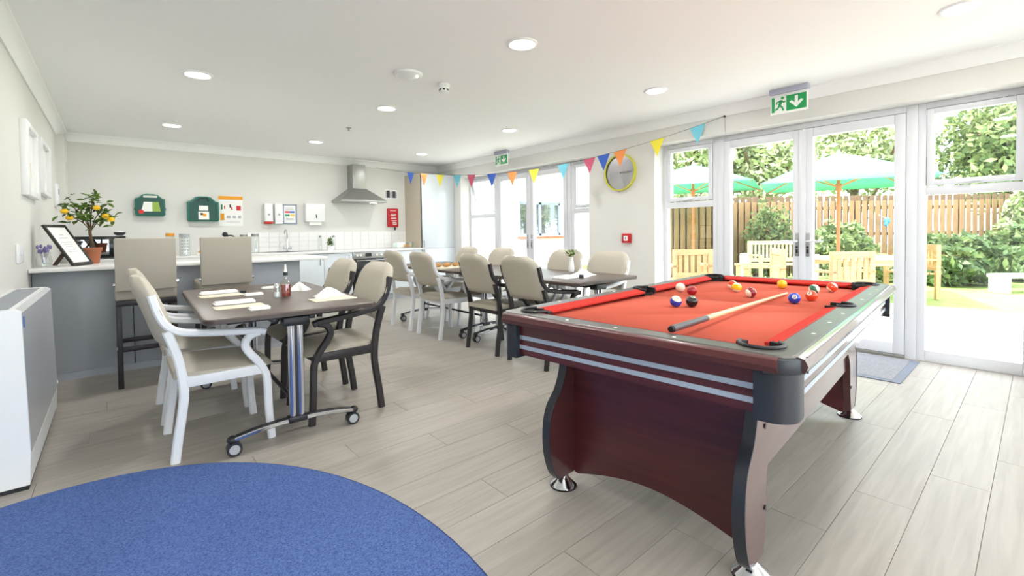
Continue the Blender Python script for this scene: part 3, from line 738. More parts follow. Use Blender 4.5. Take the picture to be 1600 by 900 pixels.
MB().m('dark_wood').sweep([(0, .095, .15), (0, .19, .004)], .05, .012, (1, 0, 0)).build('easel_strut', pf)
lt = thing('potted_lemon_tree', 'small lemon tree with yellow fruit in a terracotta pot', 'plant', (-.165, 5.56, .915))
lt.scale = (1.04, 1.04, 1.14)
MB().m('terracotta').lathe([(0, 0), (.05, 0), (.066, .10), (.072, .10), (.074, .125), (.066, .125), (.062, .105), (0, .105)], (0, 0, 0), 20).build('pot', lt)
MB().m('soil').cyl((0, 0, .098), (0, 0, .11), .062).build('soil', lt)
tk = MB().m('bark').sweep([(0, 0, .1), (.004, 0, .17), (-.004, 0, .24), (.0, .002, .29)], .011, .011, (0, 1, 0), 3, n=8).build('trunk', lt)
random.seed(11)
lf = MB().m('pot_leaf'); lf.poly([(0, 0, 0), (.011, .018, .004), (.013, .036, .003), (0, .066, -.006), (-.013, .036, .003), (-.011, .018, .004), (0, .03, -.002)], [(0, 1, 6), (1, 2, 6), (2, 3, 6), (3, 4, 6), (4, 5, 6), (5, 0, 6)])
lfm = lf.mesh('leaf'); lf2 = lfm.copy(); lf2.materials[0] = MATS['pot_leaf_dark']
tips = [((-.14, .0, .46), .05), ((-.07, .02, .41), .06), ((-.12, 0, .36), .05), ((.03, .02, .52), .04), ((.09, 0, .42), .06), ((.14, .02, .38), .05), ((.06, -.02, .34), .05), ((-.03, -.02, .36), .05), ((.0, .04, .44), .05)]
for (x, y, z), rad in tips:
    x *= .88
    MB().m('bark').sweep([(0, 0, .25), (x*.4, y*.4, .25+(z-.25)*.6), (x, y, z)], .004, .004, (0, 1, 0), 3, n=6).build('branch', tk)
    for i in range(17):
        p = Vector((x+random.gauss(0, rad*.6), y+random.gauss(0, rad*.6), z+random.gauss(0, rad*.6)))
        o = ob('leaf', random.choice((lfm, lfm, lf2)), lt, p); o.rotation_euler = (random.uniform(-.6, .9), random.uniform(-.7, .7), random.uniform(0, 6.28)); s_ = random.uniform(.8, 1.25); o.scale = (s_,)*3
for x, y, z in ((-.155, -.04, .405), (-.125, -.05, .355), (.045, -.05, .435), (.135, -.05, .345), (.10, -.055, .37)): MB().m('lemon').sphere((x, y, z), .021, (1.25, 1, .9), 12, 8).build('lemon', lt)
vz = thing('glass_vase', 'clear glass vase of dried lavender against the left wall', 'vase', (-.435, 5.2, .915))
MB().m('jar_glass').lathe([(0, .004), (.045, .004), (.05, .05), (.04, .10), (.045, .12)], (0, 0, 0), 16).build('vase_body', vz)
ml = MB().m('lavender'); random.seed(4)
for i in range(16):
    a = random.uniform(0, 6.28); r = random.uniform(.01, .055); p = (r*math.cos(a), r*math.sin(a), random.uniform(.12, .17)); ml.sweep([(0, 0, .02), p], .0018, .0018, (1, .2, 0)); ml.sphere(p, .01, (1, 1, 1.8), 6, 5)
stuff(ml.build('lavender_stems', vz))

# ------------------------------------------------------------------ kitchen run on the back wall
CF, CZ = 7.44, .88
MB0 = MB().m('worktop').bx((XL+.072, CF-.02, CZ-.035), (4.25, YB, CZ), .004)
wt = tag(MB0.build('worktop'), 'long white worktop along the back wall of the kitchen', 'worktop')
def cab(x0, x1, label, kind='door'):
    c = thing('base_cabinet', label, 'cabinet', (x0, CF, 0), 0, 'pale grey base cabinets under the white worktop'); W_ = x1-x0
    MB().m('cabinet_grey').bx((.002, .022, .1), (W_-.002, YB-CF-.01, CZ-.036)).build('carcass', c)
    MB().m('grey_panel').bx((.0, .06, 0), (W_, .08, .1)).build('plinth', c)
    d = MB().m('cabinet_grey').bx((.002, 0, .105), (W_-.002, .02, CZ-.045), .002).build('door', c)
    MB().m('steel').bx((W_-.06, -.012, .66), (W_-.05, 0, .80), .002).build('handle', d)
xs = [-.43, .17, .77, 1.37, 1.93, 2.49, 2.95]
nm = ['below the microwave', 'below the first aid kits', 'below the patterned jar', 'beside the sink', 'under the kitchen sink', 'left of the oven']
nm = ['below the microwave', 'behind the bar stool by the lemon tree', 'below the second green first aid kit', 'behind the bar, below the paper poster', 'under the kitchen sink tap', 'between sink cabinet and oven']
for i in range(6): cab(xs[i], xs[i+1], 'pale grey base cabinet '+nm[i])
cab(3.55, 4.25, 'pale grey base cabinet between oven and tall unit')
ovn = thing('oven', 'built-in steel oven with black display under the worktop', 'oven', (2.95, CF, 0))
MB().m('steel').bx((.0, .02, .1), (.6, .56, CZ-.037)).build('body', ovn)
cpn = MB().m('steel').bx((.002, -.002, .745), (.598, .02, CZ-.04), .002).build('control_panel', ovn)
MB().m('microwave_black').bx((.22, -.004, .765), (.33, -.001, .82)).build('display', cpn)
for x in (.08, .14, .42, .50): MB().m('pearl').cyl((x, -.018, .79), (x, -.002, .79), .018, n=14).build('knob', cpn)
od = MB().m('microwave_black').bx((.002, -.002, .12), (.598, .02, .735), .003).build('oven_door', ovn)
MB().m('steel').cyl((.06, -.035, .70), (.54, -.035, .70), .009).bx((.06, -.035, .69), (.08, 0, .71)).bx((.52, -.035, .69), (.54, 0, .71)).build('handle', od)
# splashback tiles
sb = struct(MB().m('grout').bx((1.55, YB-.006, CZ), (4.25, YB, 1.19)).build('trim_20'))
tm = MB().m('tile').box((0, 0, 0), (.1465, .006, .0735), None, .0012, 1).mesh('tile')
for r_ in range(4):
    for c_ in range(18):
        ob('tile', tm, sb, (1.55+.075+.15*c_, YB-.008, CZ+.0385+.077*r_))
# tall unit
tu = thing('tall_unit', 'tall glossy white larder unit with beige side panel in kitchen corner', 'cabinet', (4.25, 7.455, 0))
MB().m('unit_side').bx((0, .0, .02), (.02, .6, 2.25)).build('side_panel', tu)
MB().m('gloss_white').bx((.02, .022, .1), (.735, .6, 2.25)).build('carcass', tu)
for z0, z1, hz in ((.105, .86, .78), (.865, 2.245, .94)):
    d = MB().m('cabinet_grey').bx((.0, 0, z0), (.735, .02, z1), .003).build('door', tu)
    MB().m('steel').cyl((.05, -.025, hz-.05), (.05, -.025, hz+.07), .008).bx((.044, -.025, hz-.045), (.056, 0, hz-.035)).bx((.044, -.025, hz+.05), (.056, 0, hz+.06)).build('handle', d)
MB().m('grey_panel').bx((.02, .06, 0), (.735, .08, .1)).build('plinth', tu)
# hood
hx = 3.25
hd = thing('cooker_hood', 'stainless steel chimney cooker hood on the back wall', 'cooker hood', (hx, YB, 0))
MB().m('steel').bx((-.115, -.24, 1.93), (.115, 0, ZC-.11), .003).build('chimney', hd)
lo = [(-.40, -.46, 1.73), (.40, -.46, 1.73), (.40, 0, 1.73), (-.40, 0, 1.73)]; hi = [(-.12, -.245, 1.94), (.12, -.245, 1.94), (.12, 0, 1.94), (-.12, 0, 1.94)]
cn = MB().m('steel'); cn.poly(lo+hi, [(0, 1, 5, 4), (1, 2, 6, 5), (2, 3, 7, 6), (3, 0, 4, 7), (4, 5, 6, 7), (3, 2, 1, 0)]); cn.build('canopy', hd)
MB().m('steel').bx((-.40, -.465, 1.695), (.40, 0, 1.73), .003).build('rim', hd)
MB().m('lens').bx((.2, -.3, 1.693), (.3, -.2, 1.696)).build('lamp', hd)
# sink and tap
sk = thing('sink', 'steel inset sink in the white worktop', 'sink', (2.06, 7.72, CZ))
MB().m('steel').prism(rrect(.8, .44, .04), 'xy', .0, .004).build('drainer', sk)
MB().m('dark_glass').prism(rrect(.34, .34, .04), 'xy', .004, .0045).build('bowl', sk)
tpn = thing('tap', 'chrome swan neck mixer tap behind the sink', 'tap', (2.1, 7.975, CZ))
MB().m('chrome').lathe([(0, 0), (.026, 0), (.024, .012), (.014, .02), (.014, .07), (0, .07)], (0, 0, 0), 16).build('base', tpn)
MB().m('chrome').sweep([(0, 0, .05), (0, 0, .25), (-.01, -.02, .31), (-.03, -.06, .345), (-.06, -.11, .335), (-.075, -.14, .29)], .011, .011, (1, .3, 0), 5, n=10).build('spout', tpn)
for s in (-1, 1): MB().m('chrome').cyl((0, 0, .04), (s*.06, 0, .05), .009).cyl((s*.05, 0, .03), (s*.05, 0, .075), .014).build('tap_lever', tpn)
# worktop things
mw = thing('microwave', 'black microwave oven behind the potted lemon tree', 'microwave', (-.40, 7.5, CZ))
MB().m('gloss_white').bx((0, .012, .008), (.5, .38, .285), .006).build('case', mw)
dr = MB().m('microwave_black').bx((.0, 0, .012), (.5, .014, .28), .003).build('door', mw)
MB().m('dark_glass').bx((.05, -.002, .05), (.34, 0, .24)).build('window', dr)
for x in (.04, .46): MB().m('black_plastic').bx((x-.02, .05, 0), (x+.02, .33, .01)).build('foot', mw)
bw = thing('serving_bowl', 'black bowl with white contents on top of the microwave', 'bowl', (.045, 7.68, CZ+.285))
MB().m('black_plastic').lathe([(0, 0), (.03, 0), (.055, .02), (.062, .045), (.056, .045), (0, .03)], (0, 0, 0), 16).build('bowl_body', bw)
MB().m('paper').sphere((0, 0, .04), .045, (1, 1, .5), 12, 8).build('contents', bw)
def jar(x, y, r, h, lid, fill, label, fh=.6, pat=False):
    t = thing('storage_jar', label, 'jar', (x, y, CZ))
    MB().m('jar_glass').lathe([(0, .002), (r, .002), (r, h*.88), (r*.85, h*.93)], (0, 0, 0), 18).build('glass_body', t)
    if fill: MB().m(fill).lathe([(0, .006), (r*.9, .006), (r*.9, h*fh), (0, h*fh)], (0, 0, 0), 18).build('contents', t)
    MB().m(lid).lathe([(r*.95, h*.86), (r*.97, h), (0, h)], (0, 0, 0), 18).build('lid', t)
    if pat:
        for z in np.linspace(.04, h*.82, 6):
            for a in (-2.1, -1.57, -1.05): MB().m('grey_print').box((r*1.0*math.cos(a), r*1.0*math.sin(a), z), (.02, .004, .012), Matrix.Rotation(a+PI/2, 3, 'Z')).build('band', t)
    return t
jar(.56, 7.7, .05, .31, 'orange_print', 'paper', 'glass jar with an orange lid beside the tall patterned jar', .8)
jar(.71, 7.62, .062, .30, 'grey_print', 'paper', 'tall clear jar with rows of grey marks', .85, True)
jar(1.58, 7.7, .055, .29, 'steel', None, 'empty clear jar beside the back of the second bar stool')
jar(1.44, 7.74, .05, .28, 'steel', 'paper', 'clear jar of white powder half behind the bar stool', .6)
mg = thing('mug', 'white mug with an orange leaf print on the back worktop', 'mug', (.88, 7.62, CZ))
MB().m('gloss_white').lathe([(0, 0), (.04, 0), (.042, .09), (.038, .09), (.036, .01), (0, .01)], (0, 0, 0), 18).build('mug_body', mg)
MB().m('gloss_white').sweep([(.04, 0, .075), (.07, 0, .07), (.072, 0, .03), (.04, 0, .02)], .005, .005, (0, 1, 0), 4, n=8).build('handle', mg)
MB().m('orange_print').box((-.008, -.0425, .05), (.03, .002, .03), rot('Y', 30)).build('print', mg)
kt = thing('coffee_grinder', 'black topped coffee grinder partly hidden by the bar stool', 'grinder', (1.22, 7.72, CZ))
MB().m('steel').lathe([(0, 0), (.05, 0), (.045, .2), (.03, .25), (0, .25)], (0, 0, 0), 16).build('body', kt)
MB().m('black_plastic').sphere((-.02, 0, .285), .036, (1, 1, 1), 14, 10).build('knob', kt)
MB().m('black_plastic').sweep([(0, 0, .26), (.05, 0, .27), (.1, 0, .25)], .02, .02, (0, 1, 0), 3).build('crank', kt)
hp = thing('herb_pot', 'small green herb in a white pot beside the sink', 'plant', (2.68, 7.68, CZ))
MB().m('gloss_white').lathe([(0, 0), (.045, 0), (.062, .075), (.056, .075), (0, .07)], (0, 0, 0), 18).build('pot', hp)
random.seed(5); hm = MB().m('leaf_c').m('leaf_a')
for i in range(60):
    a = random.uniform(0, 6.28); e = random.uniform(.2, 1.4); L = random.uniform(.04, .15); d = Vector((math.cos(a)*math.cos(e)*.6, math.sin(a)*math.cos(e)*.6, math.sin(e)))
    q = Vector((0, 0, .07))+d*L; sd = Vector((-d.y, d.x, .2)).normalized()*.02; hm.m(random.choice(('leaf_a', 'leaf_c'))); hm.poly([q-d*.02, q+sd, q+d*.03, q-sd], [(0, 1, 2, 3)])
stuff(hm.build('herb_leaves', hp))
fbx = thing('food_container', 'clear plastic box holding orange fruit by the tall unit', 'box', (4.02, 7.72, CZ))
MB().m('jar_glass').bx((-.16, -.08, 0), (.16, .08, .005)).bx((-.16, -.08, 0), (-.157, .08, .1)).bx((.157, -.08, 0), (.16, .08, .1)).bx((-.16, -.08, 0), (.16, -.077, .1)).bx((-.16, .077, 0), (.16, .08, .1)).build('box_body', fbx)
for i in range(3): MB().m('orange_print').sphere((.02+.05*i, .0, .036), .03, (1.1, 1, 1), 12, 8).build('orange', fbx)
for x, lb in ((2.58, 'slim clear shaker bottle by the herb pot, nearer the sink'), (2.80, 'slim clear shaker bottle by the herb pot, nearer the oven')):
    sh = thing('shaker_bottle', lb, 'bottle', (x, 7.86, CZ))
    MB().m('jar_glass').lathe([(0, .001), (.025, .001), (.025, .2), (.018, .22)], (0, 0, 0), 12).build('glass_body', sh); MB().m('steel').lathe([(.022, .215), (.022, .25), (0, .25)], (0, 0, 0), 12).build('lid', sh)

# back wall fittings
def wb(x0, x1, z0, z1, y0, y1): return (x0, YB-y1, z0), (x1, YB-y0, z1)
def kit(x0, x1, z0, z1, label, style):
    t = thing('first_aid_kit', label, 'first aid kit', ((x0+x1)/2, YB, z0), 0, 'green first aid kits on the back wall'); w2 = (x1-x0)/2; h = z1-z0; hb = h*.78
    out = [(-w2, .015), (-w2+.02, 0), (w2-.02, 0), (w2, .015), (w2, hb), (w2*.78, hb+.012), (w2*.5, h*.97), (w2*.25, h), (-w2*.25, h), (-w2*.5, h*.97), (-w2*.78, hb+.012), (-w2, hb)]
    MB().m('green_kit').prism(out, 'xz', -.10, -.0, .006).build('case', t)
    MB().m('green_kit_dark').prism([(x*.9, .012+z*.9) for x, z in out], 'xz', -.104, -.099).build('rim', t)
    if style == 0:
        MB().m('wall').bx((-.075, -.1055, h*.83), (.075, -.103, h*.92), .006).build('handle_slot', t)
        MB().m('paper').prism([(-.1, .06), (.02, .06), (.02, .19), (-.07, .19)], 'xz', -.107, -.103).build('printed_label', t)
        MB().m('lime_print').prism([(.02, .06), (.11, .06), (.09, .19), (.02, .19)], 'xz', -.107, -.103).build('printed_label', t)
        MB().m('red_print').cyl((-.10, -.109, .055), (-.10, -.103, .055), .03, n=16).build('sticker', t)
        for s in (-1, 1): MB().m('black_plastic').bx((s*w2-.008, -.06, .08), (s*w2+.008, -.03, .115)).build('catch', t)
    else:
        MB().m('black_plastic').sweep([(-.06, -.104, h*.80), (-.05, -.115, h*.93), (.05, -.115, h*.93), (.06, -.104, h*.80)], .016, .014, (0, 1, 0)).build('handle', t)
        MB().m('paper').bx((-.055, -.106, .155), (.055, -.103, .225)).build('printed_label', t)
        l2 = MB().m('paper').bx((-.065, -.108, .025), (.065, -.103, .14)).build('printed_label', t)
        MB().m('dark_print').bx((-.04, -.1095, .09), (-.01, -.1078, .12)).build('print_block', l2); MB().m('orange_print').bx((-.01, -.1095, .07), (.03, -.1078, .11)).build('print_block', l2)
kit(.212, .537, 1.43, 1.73, 'green first aid kit with lime label and red sticker', 0)
kit(.788, 1.171, 1.36, 1.72, 'larger green first aid kit with two white labels, beside the poster', 1)
po = thing('poster', 'white paper poster with orange header and small diagrams', 'poster', (1.18, YB, 1.29)); PWd, PH = .317, .46
MB().m('paper').bx((0, -.004, 0), (PWd, 0, PH)).build('sheet', po)
MB().m('orange_print').bx((.0, -.0055, PH-.06), (PWd, -.003, PH-.005)).build('header', po)
for a, b_, c, d, mm in ((.23, .29, .24, .31, 'red_print'), (.02, .07, .09, .19, 'orange_print'), (.03, .05, .25, .33, 'green_print'), (.07, .085, .26, .31, 'red_print'), (.14, .16, .28, .33, 'dark_print'), (.16, .18, .25, .29, 'red_print'), (.1, .15, .12, .16, 'grey_print'), (.18, .22, .12, .16, 'grey_print'), (.25, .29, .12, .16, 'grey_print'), (.1, .28, .06, .066, 'grey_print')):
    MB().m(mm).bx((a, -.0055, c), (b_, -.003, d)).build('diagram', po)
def disp(x0, x1, z0, z1, label, red):
    t = thing('soap_dispenser', label, 'dispenser', ((x0+x1)/2, YB, z0), 0, 'wall dispensers above the sink'); w2 = (x1-x0)/2; h = z1-z0
    MB().m('gloss_white').bx((-w2, -.1, .035), (w2, 0, h), .012, 3).build('housing', t)
    MB().m('red_print' if red else 'gloss_white').bx((-w2*.95, -.095, 0), (w2*.95, -.01, .036), .006).build('push_bar', t)
    MB().m('grey_print').cyl((0, -.103, h*.45), (0, -.099, h*.45), .018, n=12).build('window', t)
disp(1.78, 1.90, 1.325, 1.648, 'white soap dispenser with a red push bar', True)
disp(1.928, 2.043, 1.325, 1.65, 'all white soap dispenser beside the framed colour chart', False)
sg_ = thing('framed_chart', 'grey framed notice with red blue green and yellow bars', 'sign', (2.06, YB, 1.325)); w_, h_ = .217, .321
MB().m('paper').bx((.01, -.012, .01), (w_-.01, -.002, h_-.01)).build('sheet', sg_)
f = MB().m('lilac_grey'); f.mats = ['window_blue_grey']; f.mi = 0
f.bx((0, -.02, 0), (.022, 0, h_), .003).bx((w_-.022, -.02, 0), (w_, 0, h_), .003).bx((0, -.02, 0), (w_, 0, .02), .003).bx((0, -.02, h_-.02), (w_, 0, h_), .003).build('frame', sg_)
for a, b_, c, mm in ((.035, .105, .195, 'red_print'), (.105, .18, .195, 'blue_print'), (.035, .105, .14, 'green_print'), (.115, .18, .14, 'yellow_print')): MB().m(mm).bx((a, -.014, c-.014), (b_, -.011, c+.014)).build('colour_bar', sg_)
for z in (.26, .235, .09, .065): MB().m('grey_print').bx((.045, -.0135, z-.004), (.17, -.011, z+.004)).build('print_line', sg_)
td = thing('towel_dispenser', 'white paper towel dispenser on the wall above the worktop', 'dispenser', (2.385, YB, 1.36)); w_, h_ = .316, .306
MB().m('gloss_white').bx((0, -.12, .0), (w_, 0, h_), .014, 3).build('housing', td)
MB().m('paper').bx((.06, -.09, -.05), (w_-.06, -.08, .01)).build('paper_towel', td)
MB().m('dark_print').bx((w_*.53-.008, -.1215, .06), (w_*.53+.008, -.119, .12)).build('level_slot', td)
wp = thing('wall_picture', 'small dark group photograph pinned above the fire blanket', 'picture', (3.84, YB, 1.81))
MB().m('paper').bx((0, -.004, 0), (.25, 0, .16)).build('sheet', wp)
random.seed(8)
for i in range(8): MB().m(random.choice(('dark_print', 'grey_print', 'dark_wood', 'dark_print'))).bx((.008+i*.029, -.0055, .01), (.036+i*.029, -.0035, .15-.03*random.random())).build('figure_patch', wp)
fbk = thing('fire_blanket', 'red fire blanket pouch with white print and black pull tab', 'fire blanket', (3.87, YB, 1.24))
MB().m('fire_red').bx((0, -.04, .03), (.215, 0, .38), .008).build('pouch', fbk)
for z, a, b_ in ((.335, .05, .17), (.27, .06, .17), (.25, .06, .16), (.21, .07, .17), (.19, .06, .17), (.15, .07, .18), (.12, .09, .17), (.10, .09, .18), (.08, .1, .18)): MB().m('paper').bx((a, -.0415, z-.005), (b_, -.039, z+.005)).build('print_line', fbk)
MB().m('black_plastic').bx((.14, -.025, -.03), (.165, -.015, .035)).build('pull_tab', fbk)

# left wall pictures and switches
for y0, y1, z0, z1, lb in ((4.81, 5.52, 1.465, 2.015, 'larger white box frame picture on the left wall'), (5.70, 6.46, 1.54, 2.03, 'second white box frame picture, closer to the kitchen corner')):
    t = thing('box_frame', lb, 'picture', (XL, y0, z0), 0, 'white box frames on the left wall'); W_ = y1-y0; h = z1-z0
    f = MB().m('gloss_white')
    f.bx((0, 0, 0), (.04, .12, h), .003).bx((0, W_-.12, 0), (.04, W_, h), .003).bx((0, .12, 0), (.04, W_-.12, .04), .003).bx((0, .12, h-.04), (.04, W_-.12, h), .003); f.build('frame', t)
    MB().m('paper').bx((0, .03, .03), (.012, W_-.03, h-.03)).build('print', t)
    MB().m('bread').bx((.012, W_*.5, h*.3), (.0128, W_*.6, h*.5)).build('print_block', t)
    MB().m('grey_print').bx((.012, W_*.2, h*.3), (.0128, W_*.38, h*.6)).build('print_block', t)
sk_ = thing('wall_socket', 'white double switch plate on the left wall above the radiator', 'socket', (XL, 4.45, .98)); MB().m('gloss_white').bx((0, 0, 0), (.012, .26, .13), .004).build('plate', sk_); MB().m('upvc').bx((.012, .04, .05), (.017, .08, .09), .001).bx((.012, .17, .05), (.017, .21, .09), .001).build('switch', sk_)
s2 = thing('wall_switch', 'tall narrow white control box near the kitchen corner', 'switch', (XL, 7.2, 1.5)); MB().m('gloss_white').bx((0, 0, 0), (.03, .22, .26), .005).build('plate', s2); MB().m('grey_print').bx((.03, .06, .14), (.033, .16, .2)).build('display', s2)

# right wall: clock, call point
ck = thing('wall_clock', 'round brushed metal clock with yellow rim on the right wall', 'clock', (XR, 3.585, 1.90)); rx90 = rot('Y', -90).to_4x4().to_3x3()
MB().m('clock_rim').lathe([(.235, 0), (.24, .01), (.238, .045), (.222, .045), (.22, .03)], (0, 0, 0), 40, rx90).build('rim', ck)
MB().m('clock_face').lathe([(.222, .02), (0, .02)], (0, 0, 0), 40, rx90).build('dial', ck)
MB().m('steel').box((-.028, .03, .012), (.004, .14, .012)).box((-.03, -.085, .0), (.004, .17, .012)).build('hands', ck)
MB().m('steel').cyl((-.02, 0, 0), (-.036, 0, 0), .012).build('hub', ck)
cpt = thing('fire_call_point', 'small red fire alarm call point below the clock', 'alarm', (XR, 3.49, 1.05)); MB().m('fire_red').bx((-.045, -.06, -.06), (0, .06, .06), .006).build('housing', cpt); MB().m('paper').bx((-.048, -.03, -.032), (-.044, .03, .03)).build('break_plate', cpt); MB().m('dark_print').box((-.0485, 0, 0), (.001, .012, .03)).build('mark', cpt)

# ------------------------------------------------------------------ ceiling fittings
def make_light(label):
    t = thing('downlight', label, 'downlight', (0, 0, ZC), 0, 'round recessed ceiling downlights')
    MB().m('gloss_white').lathe([(.085, -.004), (.092, -.012), (.106, -.009), (.11, 0)], (0, 0, 0), 32).build('bezel', t)
    MB().m('lens').lathe([(.0, -.004), (.086, -.004)], (0, 0, 0), 32).build('lens', t)
    la = bpy.data.lights.new('lamp_glow', 'AREA'); la.shape = 'DISK'; la.size = .16; la.energy = LAMP_W; la.color = (1, .98, .95)
    lo_ = ob('lamp_glow', la, t, (0, 0, -.013))
    return t
LX, LY = (.545, 2.195, 3.90), (.33, 2.40, 4.53, 6.78)
ll = {}
l0 = None
names = {(0, 1): None}
for i, x in enumerate(LX):
    for j, y in enumerate(LY+(-1.75,)):  # the last row is added out of view as extra light
        lb = 'round lit downlight, '+['over the left wall side', 'along the middle of the ceiling', 'along the window side'][i]+', '+['beside the pool table row', 'above the pool table and rug row', 'over the dining tables row', 'over the kitchen row', 'added out of view at the rear of the room'][j]
        if l0 is None: l0 = make_light(lb); l0.location = (x, y, ZC)
        else: dup(l0, (x, y, ZC), 0, lb)
sd = thing('smoke_detector', 'flat white round detector on the ceiling beside the small sensor', 'detector', (1.87, 3.45, ZC)); MB().m('gloss_white').lathe([(.12, 0), (.118, -.014), (.1, -.024), (.09, -.02), (.06, -.034), (0, -.036)], (0, 0, 0), 28).build('dome', sd); MB().m('lens').cyl((.05, -.06, -.03), (.05, -.06, -.037), .006, n=8).build('led', sd)
sd = thing('ceiling_sensor', 'small white ceiling sensor with black vents', 'detector', (2.25, 3.5, ZC)); MB().m('gloss_white').lathe([(.052, 0), (.05, -.02), (.044, -.024), (.044, -.066), (.03, -.074), (0, -.074)], (0, 0, 0), 20).build('body', sd)
for k in range(8): a = k*PI/4+.2; MB().m('pocket_black').box((.043*math.cos(a), .043*math.sin(a), -.052), (.006, .02, .014), Matrix.Rotation(a, 3, 'Z')).build('vent', sd)
sp = thing('sprinkler_head', 'tiny steel sprinkler head on the ceiling', 'sprinkler', (2.23, 5.65, ZC)); MB().m('steel').lathe([(.03, 0), (.03, -.006), (.012, -.01), (.01, -.03), (.02, -.034), (0, -.036)], (0, 0, 0), 14).build('head', sp)
def exit_sign(y0, w_, h_, label, near):
    t = thing('exit_sign', label, 'exit sign', (4.80, y0, ZC), 0, 'green emergency exit signs hung from the ceiling')
    MB().m('lilac_grey').bx((-.03, 0, -.05), (.03, w_, 0), .004).build('housing', t)
    z1, z0 = -.05, -.05-h_
    MB().m('exit_white').bx((-.006, .004, z0), (.006, w_-.004, z1), .003).build('panel', t)
    X0, X1 = -.0085, -.005
    Y = lambda f: w_*(1-f)         # f runs left to right as read from the room
    Zf = lambda f: z0+h_*f
    P = lambda pts, m, n: MB().m(m).prism([(Y(a), Zf(b)) for a, b in pts], 'yz', X0, X1).build(n, t)
    P([(.05, .1), (.13, .1), (.13, .86), (.05, .86)], 'exit_green', 'door_bar')
    P([(.44, .1), (.95, .1), (.95, .86), (.44, .86)], 'exit_green', 'green_field')
    X0, X1 = -.0105, -.008
    P = lambda pts, m, n: MB().m(m).prism([(Y(a), Zf(b)) for a, b in pts], 'yz', X0, X1).build(n, t)
    P([(.66, .78), (.74, .78), (.74, .45), (.82, .58), (.88, .52), (.70, .2), (.52, .52), (.58, .58), (.66, .45)], 'exit_white', 'arrow')
    X0, X1 = -.0085, -.005
    man = MB().m('exit_green'); man.cyl((X0, Y(.335), Zf(.78)), (X1, Y(.335), Zf(.78)), h_*.075, n=12)
    for seg, wd in ((((.31, .68), (.26, .42)), .1), (((.30, .66), (.20, .60), (.17, .50)), .05), (((.31, .66), (.37, .56), (.42, .60)), .05), (((.26, .42), (.33, .32), (.36, .14)), .06), (((.26, .42), (.21, .28), (.14, .22)), .06)):
        man.sweep([(X0*.5+X1*.5, Y(a), Zf(b)) for a, b in seg], .0035, h_*wd*1.4, (1, 0, 0))
    man.build('running_figure', t)
exit_sign(1.40, .325, .185, 'green exit sign with running figure above the garden doors', True)
exit_sign(5.62, .325, .185, 'green exit sign with running figure above the far doors', False)

# ------------------------------------------------------------------ bunting
A = ony(587, 262, YB); B_ = onx(1133, 182, XR); A.y -= .002
bu = thing('bunting', 'string of coloured pennants sagging from back wall to right wall', 'bunting')
def bp(s): p = A.lerp(B_, s); q = abs(s-.53)/.53 if s < .53 else (s-.53)/.47; p.z = A.z-.355*(1-q**1.9); return p
MB().m('dark_print').sweep([bp(i/40) for i in range(41)], .0022, .0022, (0, 0, 1), n=5).build('string', bu)
MB().m('lilac_grey').sweep([B_+Vector((-.004, 0, 0)), B_+Vector((-.006, 0, -.1)), B_+Vector((-.006, -.01, -.2))], .0035, .0035, (0, 1, 0), n=5).build('hanging_cord', bu)
MB().m('dark_print').cyl(B_+Vector((.0, 0, 0)), B_+Vector((-.02, 0, 0)), .012, n=10).build('hook', bu)
dirp = (B_-A); dirp.z = 0; dirp.normalize()
fl_ = [(641, 'blue'), (662, 'orange'), (687, 'yellow'), (714, 'cyan'), (736, 'pink'), (768, 'blue'), (800, 'orange'), (834, 'yellow'), (880, 'cyan'), (921, 'pink'), (943, 'blue'), (969, 'orange'), (1027, 'yellow'), (1090, 'cyan')]
nn = Vector((dirp.y, -dirp.x, 0))
for x, c in fl_:
    r_ = ray(x, 250); s_ = (nn.dot(A-CP)/nn.dot(r_)); p = CP+r_*s_; s_ = (p-A).dot(dirp)/(Vector((B_.x-A.x, B_.y-A.y, 0)).length)
    d = (bp(min(1, s_+.02))-bp(s_-.02)).normalized(); c0 = bp(s_)
    a, b_, e = c0-d*.085, c0+d*.085, c0+Vector((0, 0, -.20))
    off = nn*.0012; mm = MB().m('flag_'+c); mm.poly([a+off, b_+off, e+off, a-off, b_-off, e-off], [(0, 1, 2), (5, 4, 3), (0, 3, 4, 1), (1, 4, 5, 2), (2, 5, 3, 0)]); mm.build('pennant', bu, label=c+' pennant')

# ------------------------------------------------------------------ outside
struct(MB().m('patio').bx((XF+.1, -6, -.12), (9.0, 16, -.02)).bx((-6, -8, -.12), (XF+.1, YR-.2, -.02)).build('patio'))
struct(MB().m('lawn').bx((9.0, -22, -.16), (40, 40, -.03)).bx((-6, -22, -.16), (9, -8, -.03)).bx((-6, 16, -.16), (9, 40, -.03)).build('lawn'))
# fence runs square to the view into the garden
fd = Vector((math.cos(YAW), -math.sin(YAW), 0)); fo = Vector((math.sin(YAW), math.cos(YAW), 0))*10.6
fe = thing('garden_fence', 'tall timber fence of vertical boards behind the garden', 'fence', fo, -YAW)
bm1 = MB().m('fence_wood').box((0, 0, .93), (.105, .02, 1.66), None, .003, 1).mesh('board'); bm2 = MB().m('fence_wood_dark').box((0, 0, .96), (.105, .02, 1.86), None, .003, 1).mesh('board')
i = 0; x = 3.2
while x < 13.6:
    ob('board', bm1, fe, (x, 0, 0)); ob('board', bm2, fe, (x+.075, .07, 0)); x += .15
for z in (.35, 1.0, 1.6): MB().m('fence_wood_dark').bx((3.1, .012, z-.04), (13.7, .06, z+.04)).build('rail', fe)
for x in np.arange(3.3, 13.7, 2.4): MB().m('fence_wood_dark').bx((x-.05, .08, 0), (x+.05, .18, 1.9)).build('post', fe)

